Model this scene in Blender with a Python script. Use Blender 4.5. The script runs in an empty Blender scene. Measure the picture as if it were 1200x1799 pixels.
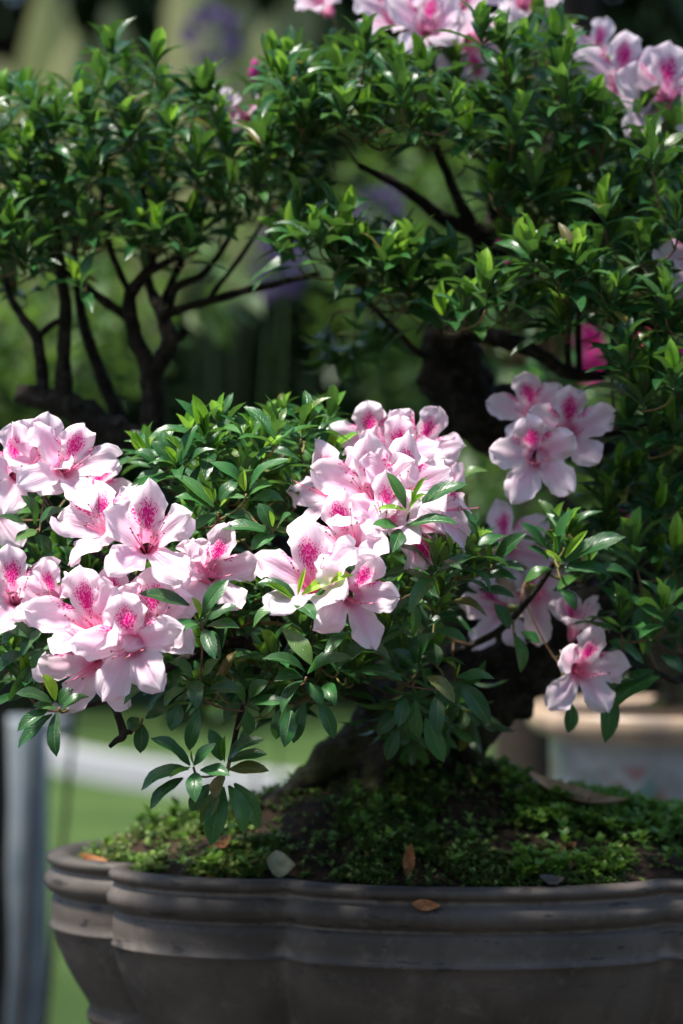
import bpy, math, random
import numpy as np
from mathutils import Vector, Matrix, Quaternion, noise

random.seed(11)
SC = bpy.context.scene
COL = SC.collection
H = 1.25                      # camera height above the lawn
K = 36.0 / 85.0 / 1799.0      # metres per photo pixel at one metre

# ------------------------------------------------------------------ camera
cam_d = bpy.data.cameras.new('camera')
cam_d.sensor_fit = 'VERTICAL'; cam_d.sensor_height = 36; cam_d.sensor_width = 24
cam_d.lens = 85; cam_d.clip_start = 0.05; cam_d.clip_end = 500
cam_d.dof.use_dof = True; cam_d.dof.focus_distance = 1.475; cam_d.dof.aperture_fstop = 4.6
cam_d.dof.aperture_blades = 9
cam = bpy.data.objects.new('camera', cam_d); COL.objects.link(cam)
cam.location = (0, 0, H); cam.rotation_euler = (math.radians(90), 0, 0)
SC.camera = cam

# ------------------------------------------------------------------ world, sun, exposure
SUN_EL, SUN_AZ = math.radians(67), math.radians(-112)     # azimuth from +Y towards +X
SUN = Vector((math.sin(SUN_AZ) * math.cos(SUN_EL), math.cos(SUN_AZ) * math.cos(SUN_EL), math.sin(SUN_EL)))
W = bpy.data.worlds.new('World'); SC.world = W; W.use_nodes = True
wn = W.node_tree.nodes; wl = W.node_tree.links
bg = wn['Background']; sky = wn.new('ShaderNodeTexSky')
sky.sky_type = 'NISHITA'; sky.sun_disc = False
sky.sun_elevation = SUN_EL; sky.sun_rotation = SUN_AZ
wl.new(sky.outputs[0], bg.inputs[0]); bg.inputs[1].default_value = 0.12
sl = bpy.data.lights.new('sun', 'SUN'); sl.energy = 5.0; sl.angle = math.radians(6); sl.color = (1.0, 0.955, 0.88)
so = bpy.data.objects.new('sun', sl); COL.objects.link(so)
so.rotation_euler = SUN.to_track_quat('Z', 'Y').to_euler(); so.location = (-2, -2, 6)
SC.view_settings.view_transform = 'Standard'; SC.view_settings.look = 'None'
SC.view_settings.gamma = 1; SC.view_settings.use_curve_mapping = False
SC.view_settings.exposure = 1.42
SC.render.engine = 'CYCLES'
SC.cycles.use_denoising = True
SC.cycles.max_bounces = 8; SC.cycles.transparent_max_bounces = 8
SC.cycles.sample_clamp_indirect = 6

# ------------------------------------------------------------------ helpers
def at(px, py, Y):
    return Vector(((px - 600) * K * Y, Y, H - (py - 899.5) * K * Y))

def link(o, parent=None):
    COL.objects.link(o)
    if parent is not None:
        o.parent = parent
        o.matrix_parent_inverse = parent.get('_inv') and Matrix(parent['_inv']) or Matrix.Translation(-parent.location)
    return o

def mesh_obj(name, me, parent=None, mw=None):
    o = bpy.data.objects.new(name, me)
    COL.objects.link(o)
    if parent is not None:
        o.parent = parent
        if parent.type == 'EMPTY':
            o.matrix_parent_inverse = Matrix.Translation(-parent.location)
    if mw is not None: o.matrix_basis = mw
    return o

def tag(o, label=None, cat=None, group=None, kind=None):
    if label: o['label'] = label
    if cat: o['category'] = cat
    if group: o['group'] = group
    if kind: o['kind'] = kind
    return o

def empty(name, loc, label, cat, group=None):
    o = bpy.data.objects.new(name, None); COL.objects.link(o)
    o.location = loc; o.empty_display_size = 0.05
    return tag(o, label, cat, group)

def make_mesh(name, verts, faces, mats, uvs=None, smooth=True, mat_idx=None, attrs=None):
    """uvs: dict layer -> (nverts,2); attrs: dict name -> (nverts,) floats"""
    me = bpy.data.meshes.new(name)
    me.from_pydata([tuple(map(float, v)) for v in verts], [], [tuple(map(int, f)) for f in faces])
    for m in (mats if isinstance(mats, (list, tuple)) else [mats]): me.materials.append(m)
    n = len(me.polygons)
    if smooth: me.polygons.foreach_set('use_smooth', np.ones(n, bool))
    if mat_idx is not None: me.polygons.foreach_set('material_index', np.asarray(mat_idx, np.int32))
    if uvs:
        li = np.empty(len(me.loops), np.int32); me.loops.foreach_get('vertex_index', li)
        for k, uv in uvs.items():
            lay = me.uv_layers.new(name=k)
            lay.data.foreach_set('uv', np.asarray(uv, np.float32)[li].ravel())
    if attrs:
        for k, a in attrs.items():
            at_ = me.attributes.new(k, 'FLOAT', 'POINT')
            at_.data.foreach_set('value', np.asarray(a, np.float32))
    me.update()
    return me

class MB:
    """collects pieces into one mesh"""
    def __init__(s): s.v = []; s.f = []; s.mi = []; s.uv = []; s.t = []; s.n = 0
    def add(s, v, f, mi=0, uv=None, tint=0.0):
        v = np.asarray(v, float); s.v.append(v)
        for q in f: s.f.append(tuple(i + s.n for i in q)); s.mi.append(mi)
        s.uv.append(np.zeros((len(v), 2)) if uv is None else np.asarray(uv, float))
        s.t.append(np.full(len(v), tint)); s.n += len(v)
    def mesh(s, name, mats, smooth=True):
        return make_mesh(name, np.concatenate(s.v), s.f, mats, {'UVMap': np.concatenate(s.uv)}, smooth, s.mi,
                         {'tint': np.concatenate(s.t)})

def catmull(P, sub=6):
    """P: list of (Vector, radius)"""
    out = []
    n = len(P)
    for i in range(n - 1):
        p0 = P[max(i - 1, 0)]; p1 = P[i]; p2 = P[i + 1]; p3 = P[min(i + 2, n - 1)]
        for k in range(sub):
            t = k / sub
            a = 2 * p1[0]; b = p2[0] - p0[0]
            c = 2 * p0[0] - 5 * p1[0] + 4 * p2[0] - p3[0]; d = -p0[0] + 3 * p1[0] - 3 * p2[0] + p3[0]
            out.append((0.5 * (a + b * t + c * t * t + d * t ** 3), p1[1] + (p2[1] - p1[1]) * t))
    out.append(P[-1])
    return out

def tube(P, sides=8, rough=0.0, freq=60.0, seed=0.0, cap=True):
    """P: list of (Vector, radius) -> verts, faces, uv"""
    V = []; F = []; UV = []
    pts = [p[0] for p in P]
    n = len(pts)
    tan = [(pts[min(i + 1, n - 1)] - pts[max(i - 1, 0)]).normalized() for i in range(n)]
    ref = Vector((0.31, 0.2, 0.93)).cross(tan[0])
    if ref.length < 1e-3: ref = Vector((1, 0, 0))
    nrm = ref.normalized(); L = 0
    for i in range(n):
        nrm = (nrm - tan[i] * nrm.dot(tan[i])).normalized()
        bi = tan[i].cross(nrm)
        if i: L += (pts[i] - pts[i - 1]).length
        for j in range(sides):
            a = 2 * math.pi * j / sides
            d = nrm * math.cos(a) + bi * math.sin(a)
            r = P[i][1]
            if rough:
                q = (pts[i] + d * r) * freq + Vector((seed, seed, seed))
                r *= 1 + rough * (noise.noise(q) + 0.5 * noise.noise(q * 2.3))
            V.append(pts[i] + d * r); UV.append((j / sides, L))
    for i in range(n - 1):
        for j in range(sides):
            j2 = (j + 1) % sides
            F.append((i * sides + j, i * sides + j2, (i + 1) * sides + j2, (i + 1) * sides + j))
    if cap:
        F.append(tuple(range(sides))[::-1]); F.append(tuple((n - 1) * sides + j for j in range(sides)))
    return [tuple(v) for v in V], F, UV

def frame(x, z):
    """matrix columns: x along x, z near z"""
    x = x.normalized(); y = z.cross(x)
    if y.length < 1e-4: y = Vector((0.3, 0.9, 0.1)).cross(x)
    y.normalize(); z = x.cross(y)
    return Matrix((x, y, z)).transposed()

# ------------------------------------------------------------------ materials
class N:
    def __init__(s, name):
        s.m = bpy.data.materials.new(name); s.m.use_nodes = True
        s.t = s.m.node_tree; s.t.nodes.clear()
        s.out = s.t.nodes.new('ShaderNodeOutputMaterial')
    def n(s, typ, ins=None, **kw):
        nd = s.t.nodes.new(typ)
        for k, v in kw.items(): setattr(nd, k, v)
        for k, v in (ins or {}).items(): s.set(nd.inputs[k], v)
        return nd
    def set(s, sock, v):
        if isinstance(v, bpy.types.NodeSocket): s.t.links.new(v, sock)
        elif isinstance(v, bpy.types.Node): s.t.links.new(v.outputs[0], sock)
        else: sock.default_value = v
    def math(s, op, a, b=0.0, c=None, clamp=False):
        nd = s.n('ShaderNodeMath', operation=op, use_clamp=clamp)
        s.set(nd.inputs[0], a); s.set(nd.inputs[1], b)
        if c is not None: s.set(nd.inputs[2], c)
        return nd.outputs[0]
    def mix(s, f, a, b, blend='MIX'):
        nd = s.n('ShaderNodeMix', data_type='RGBA', blend_type=blend)
        s.set(nd.inputs[0], f); s.set(nd.inputs[6], a); s.set(nd.inputs[7], b)
        return nd.outputs[2]
    def ramp(s, f, stops, interp='LINEAR'):
        nd = s.n('ShaderNodeValToRGB'); cr = nd.color_ramp; cr.interpolation = interp
        while len(cr.elements) < len(stops): cr.elements.new(0.5)
        for e, (p, c) in zip(cr.elements, stops): e.position = p; e.color = (*c, 1) if len(c) == 3 else c
        s.set(nd.inputs[0], f)
        return nd.outputs[0]
    def smooth(s, v, a, b):
        nd = s.n('ShaderNodeMapRange', interpolation_type='SMOOTHSTEP')
        s.set(nd.inputs[0], v); s.set(nd.inputs[1], a); s.set(nd.inputs[2], b)
        return nd.outputs[0]
    def noise(s, vec, scale, detail=4, rough=0.55):
        nd = s.n('ShaderNodeTexNoise', {'Scale': scale, 'Detail': detail, 'Roughness': rough})
        if vec is not None: s.set(nd.inputs['Vector'], vec)
        return nd.outputs[0]
    def bump(s, h, strength, dist=0.001):
        return s.n('ShaderNodeBump', {'Height': h, 'Strength': strength, 'Distance': dist}).outputs[0]
    def principled(s, **kw):
        nd = s.n('ShaderNodeBsdfPrincipled')
        for k, v in kw.items(): s.set(nd.inputs[k.replace('_', ' ')], v)
        return nd
    def finish(s, sh):
        s.set(s.out.inputs[0], sh if isinstance(sh, bpy.types.NodeSocket) else sh.outputs[0]); return s.m

C4 = lambda *c: (*c, 1.0)

def leaf_material(name, ramp, rough=0.4, trans=0.28, back=(0.07, 0.13, 0.045), tcol=(0.10, 0.26, 0.02), coat=0.0, spec=0.5):
    g = N(name)
    uv = g.n('ShaderNodeUVMap', uv_map='UVMap').outputs[0]
    sep = g.n('ShaderNodeSeparateXYZ', {0: uv}); u, v = sep.outputs[0], sep.outputs[1]
    av = g.math('ABSOLUTE', g.math('SUBTRACT', v, 0.5))
    tint = g.n('ShaderNodeAttribute', attribute_name='tint').outputs['Fac']
    oi = g.n('ShaderNodeObjectInfo').outputs['Random']
    rnd = g.math('FRACT', g.math('ADD', tint, oi))
    geo = g.n('ShaderNodeNewGeometry')
    col = g.ramp(rnd, ramp)
    nz = g.noise(geo.outputs['Position'], 180, 3)
    col = g.mix(g.math('MULTIPLY', g.smooth(nz, 0.42, 0.72), 0.35), col, C4(0.05, 0.10, 0.03))
    mid = g.smooth(av, 0.055, 0.0)
    col = g.mix(g.math('MULTIPLY', mid, 0.55), col, C4(*[c * 1.0 for c in (0.14, 0.25, 0.07)]))
    col = g.mix(geo.outputs['Backfacing'], col, C4(*back))
    vein = g.math('SINE', g.math('ADD', g.math('MULTIPLY', u, 62.0), g.math('MULTIPLY', av, -34.0)))
    hgt = g.math('ADD', g.math('MULTIPLY', g.smooth(vein, 0.55, 1.0), -0.5), g.math('MULTIPLY', mid, -1.0))
    nrm = g.bump(g.math('ADD', hgt, g.math('MULTIPLY', nz, 0.8)), 0.55, 0.0006)
    p = g.principled(Base_Color=col, Roughness=g.math('ADD', rough, g.math('MULTIPLY', g.math('SUBTRACT', nz, 0.5), 0.4)),
                     Normal=nrm, Coat_Weight=coat, Specular_IOR_Level=spec)
    tr = g.n('ShaderNodeBsdfTranslucent', {'Color': g.mix(0.35, C4(*tcol), col), 'Normal': nrm})
    ms = g.n('ShaderNodeMixShader', {0: trans, 1: p.outputs[0], 2: tr.outputs[0]})
    return g.finish(ms)

M_LEAF = leaf_material('azalea_leaf', [(0.0, (0.011, 0.056, 0.016)), (0.35, (0.019, 0.092, 0.024)), (0.7, (0.032, 0.140, 0.032)),
                                       (0.93, (0.06, 0.165, 0.036)), (0.97, (0.14, 0.15, 0.03)), (1.0, (0.17, 0.11, 0.025))], rough=0.33, spec=0.5)
M_YOUNG = leaf_material('azalea_young_leaf', [(0.0, (0.11, 0.33, 0.03)), (0.5, (0.22, 0.46, 0.035)), (1.0, (0.38, 0.60, 0.05))],
                        rough=0.45, trans=0.42, back=(0.2, 0.36, 0.08), tcol=(0.32, 0.62, 0.04))
M_FAR_LEAF = leaf_material('shrub_leaf', [(0.0, (0.022, 0.06, 0.014)), (0.6, (0.045, 0.105, 0.025)), (1.0, (0.09, 0.15, 0.03))], rough=0.5)
M_DARK_LEAF = leaf_material('shade_dark_leaf', [(0.0, (0.003, 0.011, 0.003)), (0.6, (0.006, 0.021, 0.006)), (1.0, (0.013, 0.034, 0.008))], rough=0.6, trans=0.15, back=(.02, .04, .015), tcol=(.03, .08, .01), spec=.25)  # shade on the far shrubs and trees is put into this leaf colour
M_LIME_LEAF = leaf_material('lime_leaf', [(0.0, (0.02, 0.06, 0.008)), (0.7, (0.05, 0.11, 0.014)), (1.0, (0.16, 0.26, 0.03))], rough=0.5, trans=0.35, tcol=(0.14, 0.26, 0.02))
M_PALE_LEAF = leaf_material('pale_leaf', [(0.0, (0.22, 0.23, 0.08)), (1.0, (0.38, 0.36, 0.16))], rough=0.5, trans=0.35, tcol=(0.5, 0.5, 0.15),
                            back=(0.35, 0.36, 0.18))
M_MOSS = leaf_material('moss_leaf', [(0.0, (0.08, 0.17, 0.035)), (0.35, (0.20, 0.33, 0.055)), (0.6, (0.34, 0.48, 0.10)),
                                     (0.78, (0.32, 0.40, 0.10)), (0.86, (0.12, 0.09, 0.03)), (1.0, (0.2, 0.09, 0.03))], rough=0.36, trans=0.25)
M_WEED = leaf_material('weed_leaf', [(0.0, (0.07, 0.2, 0.02)), (0.6, (0.14, 0.33, 0.03)), (1.0, (0.26, 0.42, 0.06))], rough=0.4, trans=0.35,
                       tcol=(0.3, 0.55, 0.04))

def petal_material(name, edge, mid, deep, blotch=True):
    g = N(name)
    uv = g.n('ShaderNodeUVMap', uv_map='petal').outputs[0]
    sp = g.n('ShaderNodeSeparateXYZ', {0: uv}); t, v = sp.outputs[0], sp.outputs[1]
    av = g.math('MULTIPLY', g.math('ABSOLUTE', g.math('SUBTRACT', v, 0.5)), 2.0)
    oi = g.n('ShaderNodeObjectInfo').outputs['Random']
    geo = g.n('ShaderNodeNewGeometry')
    tc = g.n('ShaderNodeTexCoord').outputs['Object']
    big = g.noise(tc, 70, 3)
    f = g.math('MULTIPLY', g.smooth(av, 0.95, 0.05), g.smooth(t, 1.02, 0.42))
    f = g.math('ADD', g.math('MULTIPLY', f, 0.75), g.math('MULTIPLY', g.math('SUBTRACT', big, 0.45), 0.7), clamp=True)
    f = g.math('MULTIPLY', f, g.math('ADD', 0.6, g.math('MULTIPLY', oi, 0.55)), clamp=True)
    col = g.mix(f, C4(*edge), C4(*mid))
    col = g.mix(g.smooth(t, 0.48, 0.22), col, C4(*deep))
    # fine veins running from throat to rim
    vv = g.n('ShaderNodeCombineXYZ', {0: g.math('MULTIPLY', v, 16.0), 1: g.math('MULTIPLY', t, 1.5), 2: g.math('MULTIPLY', oi, 37.0)})
    vein = g.noise(vv, 1.0, 2)
    col = g.mix(g.math('MULTIPLY', g.smooth(vein, 0.5, 0.68), 0.28), col, C4(*mid))
    if blotch:
        buv = g.n('ShaderNodeUVMap', uv_map='blotch').outputs[0]
        sb = g.n('ShaderNodeSeparateXYZ', {0: buv}); U, V = sb.outputs[0], sb.outputs[1]
        hw = g.math('ADD', 0.38, g.math('MULTIPLY', g.smooth(V, 1.6, 3.2), 0.58))
        ex = g.math('DIVIDE', U, hw)
        ey = g.math('DIVIDE', g.math('SUBTRACT', V, 2.60), 1.42)
        d = g.math('SQRT', g.math('ADD', g.math('MULTIPLY', ex, ex), g.math('MULTIPLY', ey, ey)))
        m = g.math('SUBTRACT', 1.0, d, clamp=True)
        pos = g.n('ShaderNodeCombineXYZ', {0: g.math('MULTIPLY', U, 11.0), 1: g.math('MULTIPLY', V, 6.0), 2: g.math('MULTIPLY', oi, 50.0)})
        vo = g.n('ShaderNodeTexVoronoi', {'Vector': pos, 'Scale': 1.0}).outputs['Distance']
        thr = g.math('MULTIPLY', g.math('POWER', m, 0.55), 0.80)
        dots = g.smooth(g.math('SUBTRACT', thr, vo), -0.04, 0.12)
        dots = g.math('MULTIPLY', dots, g.smooth(m, 0.0, 0.06))
        flush = g.math('MULTIPLY', g.smooth(m, 0.0, 0.75), 0.75)
        col = g.mix(flush, col, C4(0.84, 0.14, 0.44))
        col = g.mix(dots, col, C4(0.68, 0.010, 0.24))
    crk = g.n('ShaderNodeCombineXYZ', {0: g.math('MULTIPLY', v, 30.0), 1: g.math('MULTIPLY', t, 9.0), 2: g.math('MULTIPLY', oi, 21.0)})
    nrm = g.bump(g.math('ADD', vein, g.math('MULTIPLY', g.noise(crk, 1.0, 4), 0.8)), 0.55, 0.0012)
    p = g.principled(Base_Color=col, Roughness=0.55, Normal=nrm, Specular_IOR_Level=0.25)
    tr = g.n('ShaderNodeBsdfTranslucent', {'Color': col})
    ms = g.n('ShaderNodeMixShader', {0: 0.47, 1: p.outputs[0], 2: tr.outputs[0]})
    return g.finish(ms)

M_PETAL = petal_material('blush_petal', (0.94, 0.83, 0.89), (0.88, 0.44, 0.66), (0.86, 0.30, 0.50))
M_HOTPETAL = petal_material('hot_pink_petal', (0.50, 0.015, 0.22), (0.42, 0.008, 0.16), (0.5, 0.005, 0.15), False)
M_CORAL = petal_material('coral_petal', (0.75, 0.16, 0.18), (0.7, 0.12, 0.16), (0.6, 0.05, 0.1), False)
M_PURPLE = petal_material('violet_petal', (0.13, 0.095, 0.21), (0.11, 0.075, 0.19), (0.07, 0.04, 0.14), False)

def simple(name, col, rough=0.6, spec=0.5, nscale=0, ncol=None, bump=0.0, bscale=200, metallic=0.0):
    g = N(name); c = C4(*col)
    pos = g.n('ShaderNodeTexCoord').outputs['Object']
    if nscale: c = g.mix(g.smooth(g.noise(pos, nscale, 5), 0.35, 0.7), c, C4(*ncol))
    kw = dict(Base_Color=c, Roughness=rough, Specular_IOR_Level=spec, Metallic=metallic)
    if bump: kw['Normal'] = g.bump(g.noise(pos, bscale, 6), bump, 0.003)
    return g.finish(g.principled(**kw))

M_STAMEN = simple('stamen_filament', (0.75, 0.2, 0.35), 0.5)
M_ANTHER = simple('anther', (0.22, 0.07, 0.06), 0.6)
M_CALYX = simple('calyx_green', (0.10, 0.20, 0.04), 0.5, nscale=300, ncol=(0.16, 0.10, 0.04))
M_TWIG = simple('brown_twig', (0.11, 0.055, 0.03), 0.65, 0.3, 150, (0.17, 0.11, 0.05), 0.5, 500)
M_SHOOT = simple('green_shoot', (0.13, 0.15, 0.035), 0.55, 0.35, 150, (0.16, 0.08, 0.035), 0.3, 500)
M_DRY = simple('dry_leaf', (0.22, 0.075, 0.025), 0.6, 0.3, 160, (0.38, 0.17, 0.06), 0.5, 300)
M_DRYDARK = simple('dark_dry_leaf', (0.03, 0.024, 0.022), 0.5, 0.5, 160, (0.07, 0.06, 0.05), 0.5, 300)
M_PALEPETAL = simple('faded_petal', (0.24, 0.23, 0.13), 0.3, 0.5, 160, (0.36, 0.36, 0.26), 0.5, 300)

def bark_material(name, a, b, c, moss=None, mossz=0.0):
    g = N(name)
    tc = g.n('ShaderNodeNewGeometry').outputs['Position']
    n1 = g.noise(tc, 42, 6, 0.65); n2 = g.noise(tc, 160, 5, 0.7)
    vo = g.n('ShaderNodeTexVoronoi', {'Vector': tc, 'Scale': 95.0}).outputs['Distance']
    col = g.mix(g.smooth(n1, 0.38, 0.66), C4(*a), C4(*b))
    col = g.mix(g.math('MULTIPLY', g.smooth(n2, 0.5, 0.75), 0.7), col, C4(*c))
    if moss:
        z = g.n('ShaderNodeSeparateXYZ', {0: tc}).outputs[2]
        mk = g.math('MULTIPLY', g.smooth(z, mossz + 0.05, mossz - 0.02), g.smooth(g.noise(tc, 25, 4), 0.40, 0.56))
        col = g.mix(mk, col, C4(*moss))
    h = g.math('ADD', g.math('MULTIPLY', n1, 1.2), g.math('ADD', g.math('MULTIPLY', vo, 0.7), g.math('MULTIPLY', n2, 0.5)))
    return g.finish(g.principled(Base_Color=col, Roughness=0.85, Specular_IOR_Level=0.25, Normal=g.bump(h, 1.0, 0.010)))

M_BARK = bark_material('azalea_bark', (0.010, 0.008, 0.006), (0.036, 0.028, 0.021), (0.12, 0.10, 0.078), (0.05, 0.055, 0.014), H - 0.18)
M_FARBARK = bark_material('dark_bark', (0.022, 0.015, 0.011), (0.045, 0.032, 0.024), (0.07, 0.05, 0.038))

# ------------------------------------------------------------------ ground
g = N('lawn_grass')
tc = g.n('ShaderNodeTexCoord').outputs['Object']
c = g.mix(g.smooth(g.noise(tc, 1.3, 5), 0.35, 0.65), C4(0.024, 0.050, 0.012), C4(0.045, 0.078, 0.021))
c = g.mix(g.math('MULTIPLY', g.smooth(g.noise(tc, 9, 5), 0.5, 0.75), 0.6), c, C4(0.058, 0.085, 0.030))
M_LAWN = g.finish(g.principled(Base_Color=c, Roughness=0.9, Specular_IOR_Level=0.1, Normal=g.bump(g.noise(tc, 60, 6), 0.8, 0.03)))
gv = []; gf = []
NG = 40
for i in range(NG + 1):
    for j in range(NG + 1):
        x = -60 + 120 * i / NG; y = -20 + 140 * j / NG
        gv.append((x, y, 0.05 * noise.noise(Vector((x * 0.2, y * 0.2, 0))) if y > 20 else 0.0))
for i in range(NG):
    for j in range(NG):
        a = i * (NG + 1) + j; gf.append((a, a + NG + 1, a + NG + 2, a + 1))
tag(mesh_obj('lawn', make_mesh('lawn', gv, gf, M_LAWN)), kind='structure')

M_PAVE = simple('added_dark_paving', (.05, .048, .045), .9, .2, 6, (.035, .034, .032), .4, 50)
tag(mesh_obj('path', make_mesh('path', [(-30, -8, .004), (30, -8, .004), (30, 4.6, .004), (-30, 4.6, .004)], [(0, 1, 2, 3)], M_PAVE)), kind='structure')  # unseen dark paving added to cut green bounce from the lawn

# ------------------------------------------------------------------ the lobed pot
PC = Vector(((815 - 600) * K * 1.765, 1.765, H - 0.2465))      # centre of the rim
PA, PB = 0.303, 0.186
CREASE = [62, 118, 154, 206, 242, 298, 334, 386]
def pot_scale(th):
    d = math.degrees(th) % 360
    if d < 26: d += 360
    for i in range(8):
        a = CREASE[i - 1] if i else 26; b = CREASE[i]
        if i == 0: a = 26
        if a <= d <= b:
            u = (2 * d - a - b) / (b - a)
            return 1.006 - 0.082 * abs(u) ** 2.2 - 0.020 * math.exp(-((1 - abs(u)) / .09) ** 2 / 2)
    return 1
def pot_contour(th, off, z):
    """front of the pot is at 90 degrees"""
    s = pot_scale(th)
    x = PA * s * math.cos(th); y = -PB * s * math.sin(th)
    nx = math.cos(th) / PA; ny = -math.sin(th) / PB
    l = math.hypot(nx, ny)
    return (PC.x + x - off * nx / l, PC.y + y - off * ny / l, PC.z + z)
prof = [(0.045, -0.115), (0.035, -0.06), (0.026, -0.012), (0.0185, -0.0035), (0.015, -0.0005), (0.0105, 0.0), (0.004, -0.0004), (0.001, -0.0022), (0.0006, -0.005),
        (0.0022, -0.0072), (0.0050, -0.0090), (0.0052, -0.0105), (0.0030, -0.0130), (-0.0008, -0.0175), (-0.0008, -0.0225), (0.003, -0.027),
        (0.0072, -0.0293), (0.0074, -0.0305), (0.0050, -0.0318), (0.0042, -0.036), (0.0040, -0.044), (0.0046, -0.0508), (0.0030, -0.0520), (0.0030, -0.0532), (0.0050, -0.0545), (0.0066, -0.060),
        (0.0098, -0.070), (0.0150, -0.082), (0.0215, -0.094), (0.0278, -0.104), (0.0318, -0.1110), (0.031, -0.1145), (0.0295, -0.118), (0.0305, -0.123), (0.034, -0.1255), (0.034, -0.140), (0.05, -0.140)]
NT = 320
pv = []; pf = []
for (o_, z_) in prof:
    for j in range(NT):
        pv.append(pot_contour(2 * math.pi * j / NT, o_, z_))
for i in range(len(prof) - 1):
    for j in range(NT):
        j2 = (j + 1) % NT
        pf.append((i * NT + j, (i + 1) * NT + j, (i + 1) * NT + j2, i * NT + j2))
pf.append(tuple(range((len(prof) - 1) * NT, len(prof) * NT)))
pf.append(tuple(range(NT))[::-1])
g = N('grey_stoneware')
tc = g.n('ShaderNodeNewGeometry').outputs['Position']
n1 = g.noise(tc, 9, 6, 0.6); n2 = g.noise(tc, 55, 6, 0.65)
c = g.mix(g.smooth(n1, 0.35, 0.68), C4(0.044, 0.035, 0.029), C4(0.092, 0.075, 0.063))
c = g.mix(g.math('MULTIPLY', g.smooth(n2, 0.52, 0.72), 0.55), c, C4(0.14, 0.118, 0.102))
zz = g.n('ShaderNodeSeparateXYZ', {0: tc}).outputs[2]
# dark water marks around the shoulder ridges
sc_ = g.n('ShaderNodeMapping', {'Vector': tc, 'Scale': (1.0, 1.0, 4.0)}).outputs[0]
spots = g.math('MULTIPLY', g.smooth(g.noise(sc_, 42, 3, 0.6), 0.63, 0.66), g.smooth(zz, H - 0.33, H - 0.29))
c = g.mix(g.math('MULTIPLY', spots, 0.9), c, C4(0.018, 0.016, 0.016))
drip = g.n('ShaderNodeMapping', {'Vector': tc, 'Scale': (1.0, 1.0, 0.16)}).outputs[0]
c = g.mix(g.math('MULTIPLY', g.smooth(g.noise(drip, 30, 4), 0.54, 0.72), 0.40), c, C4(0.024, 0.019, 0.016))
bloom = g.math('MULTIPLY', g.smooth(g.noise(tc, 16, 7, 0.75), 0.56, 0.72), g.smooth(g.noise(tc, 130, 3), 0.38, 0.62))
c = g.mix(g.math('MULTIPLY', bloom, 0.45), c, C4(0.20, 0.18, 0.16))
algae = g.math('MULTIPLY', g.smooth(g.noise(g.n('ShaderNodeMapping', {'Vector': tc, 'Location': (4, 2, 1)}).outputs[0], 13, 6, 0.7), 0.55, 0.7), g.smooth(zz, H - 0.30, H - 0.25))
c = g.mix(g.math('MULTIPLY', algae, 0.5), c, C4(0.035, 0.045, 0.02))
# pale wear on the thin ridges
wear = g.math('MULTIPLY', g.smooth(g.n('ShaderNodeNewGeometry').outputs['Pointiness'], 0.515, 0.56), g.smooth(n2, 0.3, 0.55))
c = g.mix(g.math('MULTIPLY', wear, 0.75), c, C4(0.20, 0.165, 0.14))
M_POT = g.finish(g.principled(Base_Color=c, Roughness=g.math('ADD', 0.44, g.math('MULTIPLY', n2, 0.3)), Specular_IOR_Level=0.45,
                              Normal=g.bump(g.math('ADD', n2, g.math('MULTIPLY', n1, 0.6)), 0.25, 0.002)))
pot = mesh_obj('bonsai_pot', make_mesh('bonsai_pot', pv, pf, M_POT))
tag(pot, 'large dark grey lobed stoneware bonsai pot with stepped rim, holding the mossy soil', 'pot')

# plinth below the pot, under the frame
def box_mesh(name, cx, cy, z0, z1, sx, sy, mat, bev=0.01):
    v = []; f = []
    for (z, i) in ((z0, 0), (z1 - bev, 0), (z1, bev)):
        for (a, b) in ((-1, -1), (1, -1), (1, 1), (-1, 1)):
            v.append((cx + a * (sx / 2 - i), cy + b * (sy / 2 - i), z))
    for r in (0, 4):
        for j in range(4): f.append((r + j, r + (j + 1) % 4, r + 4 + (j + 1) % 4, r + 4 + j))
    f.append((8, 9, 10, 11)); f.append((3, 2, 1, 0))
    return make_mesh(name, v, f, mat, smooth=False)
M_STONE = simple('weathered_concrete', (0.28, 0.27, 0.25), 0.85, 0.3, 12, (0.18, 0.18, 0.17), 0.5, 60)
ped = mesh_obj('display_plinth', box_mesh('display_plinth', PC.x, PC.y, 0.0, PC.z - 0.1395, 0.44, 0.26, M_STONE))
tag(ped, 'square concrete display plinth under the grey lobed bonsai pot', 'plinth')

# soil and moss
TB = Vector(((712 - 600) * K * 1.775, 1.775, 0))      # trunk base x,y
def soil_z(x, y):
    th = math.atan2(-(y - PC.y) / PB, (x - PC.x) / PA)
    s = pot_scale(th)
    d = min(1.0, math.hypot((x - PC.x) / PA, (y - PC.y) / PB) / s / 0.945)
    z = PC.z - 0.011 + 0.027 * (1 - d ** 4) ** 1.0
    q = math.hypot((x - TB.x) / 0.115, (y - TB.y) / 0.095)
    z += 0.048 * math.exp(-q * q)
    z += 0.010 * noise.noise(Vector((x * 24, y * 24, 3))) * (1 - d ** 6) + 0.003 * noise.noise(Vector((x * 60, y * 60, 7))) * (1 - d ** 8)
    return z
sv = []; sf = []; RN, TN = 36, 120
for i in range(RN + 1):
    rr = i / RN
    for j in range(TN):
        th = 2 * math.pi * j / TN
        a = pot_contour(th, 0.0215, 0)
        x = PC.x + (a[0] - PC.x) * rr; y = PC.y + (a[1] - PC.y) * rr
        sv.append((x, y, soil_z(x, y)))
for i in range(RN):
    for j in range(TN):
        j2 = (j + 1) % TN
        sf.append((i * TN + j, (i + 1) * TN + j, (i + 1) * TN + j2, i * TN + j2))
M_SOIL = simple('dark_soil', (0.022, 0.016, 0.011), 0.9, 0.2, 90, (0.06, 0.035, 0.02), 1.0, 260)
tag(mesh_obj('soil', make_mesh('soil', sv, sf, M_SOIL)), kind='structure')

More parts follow.
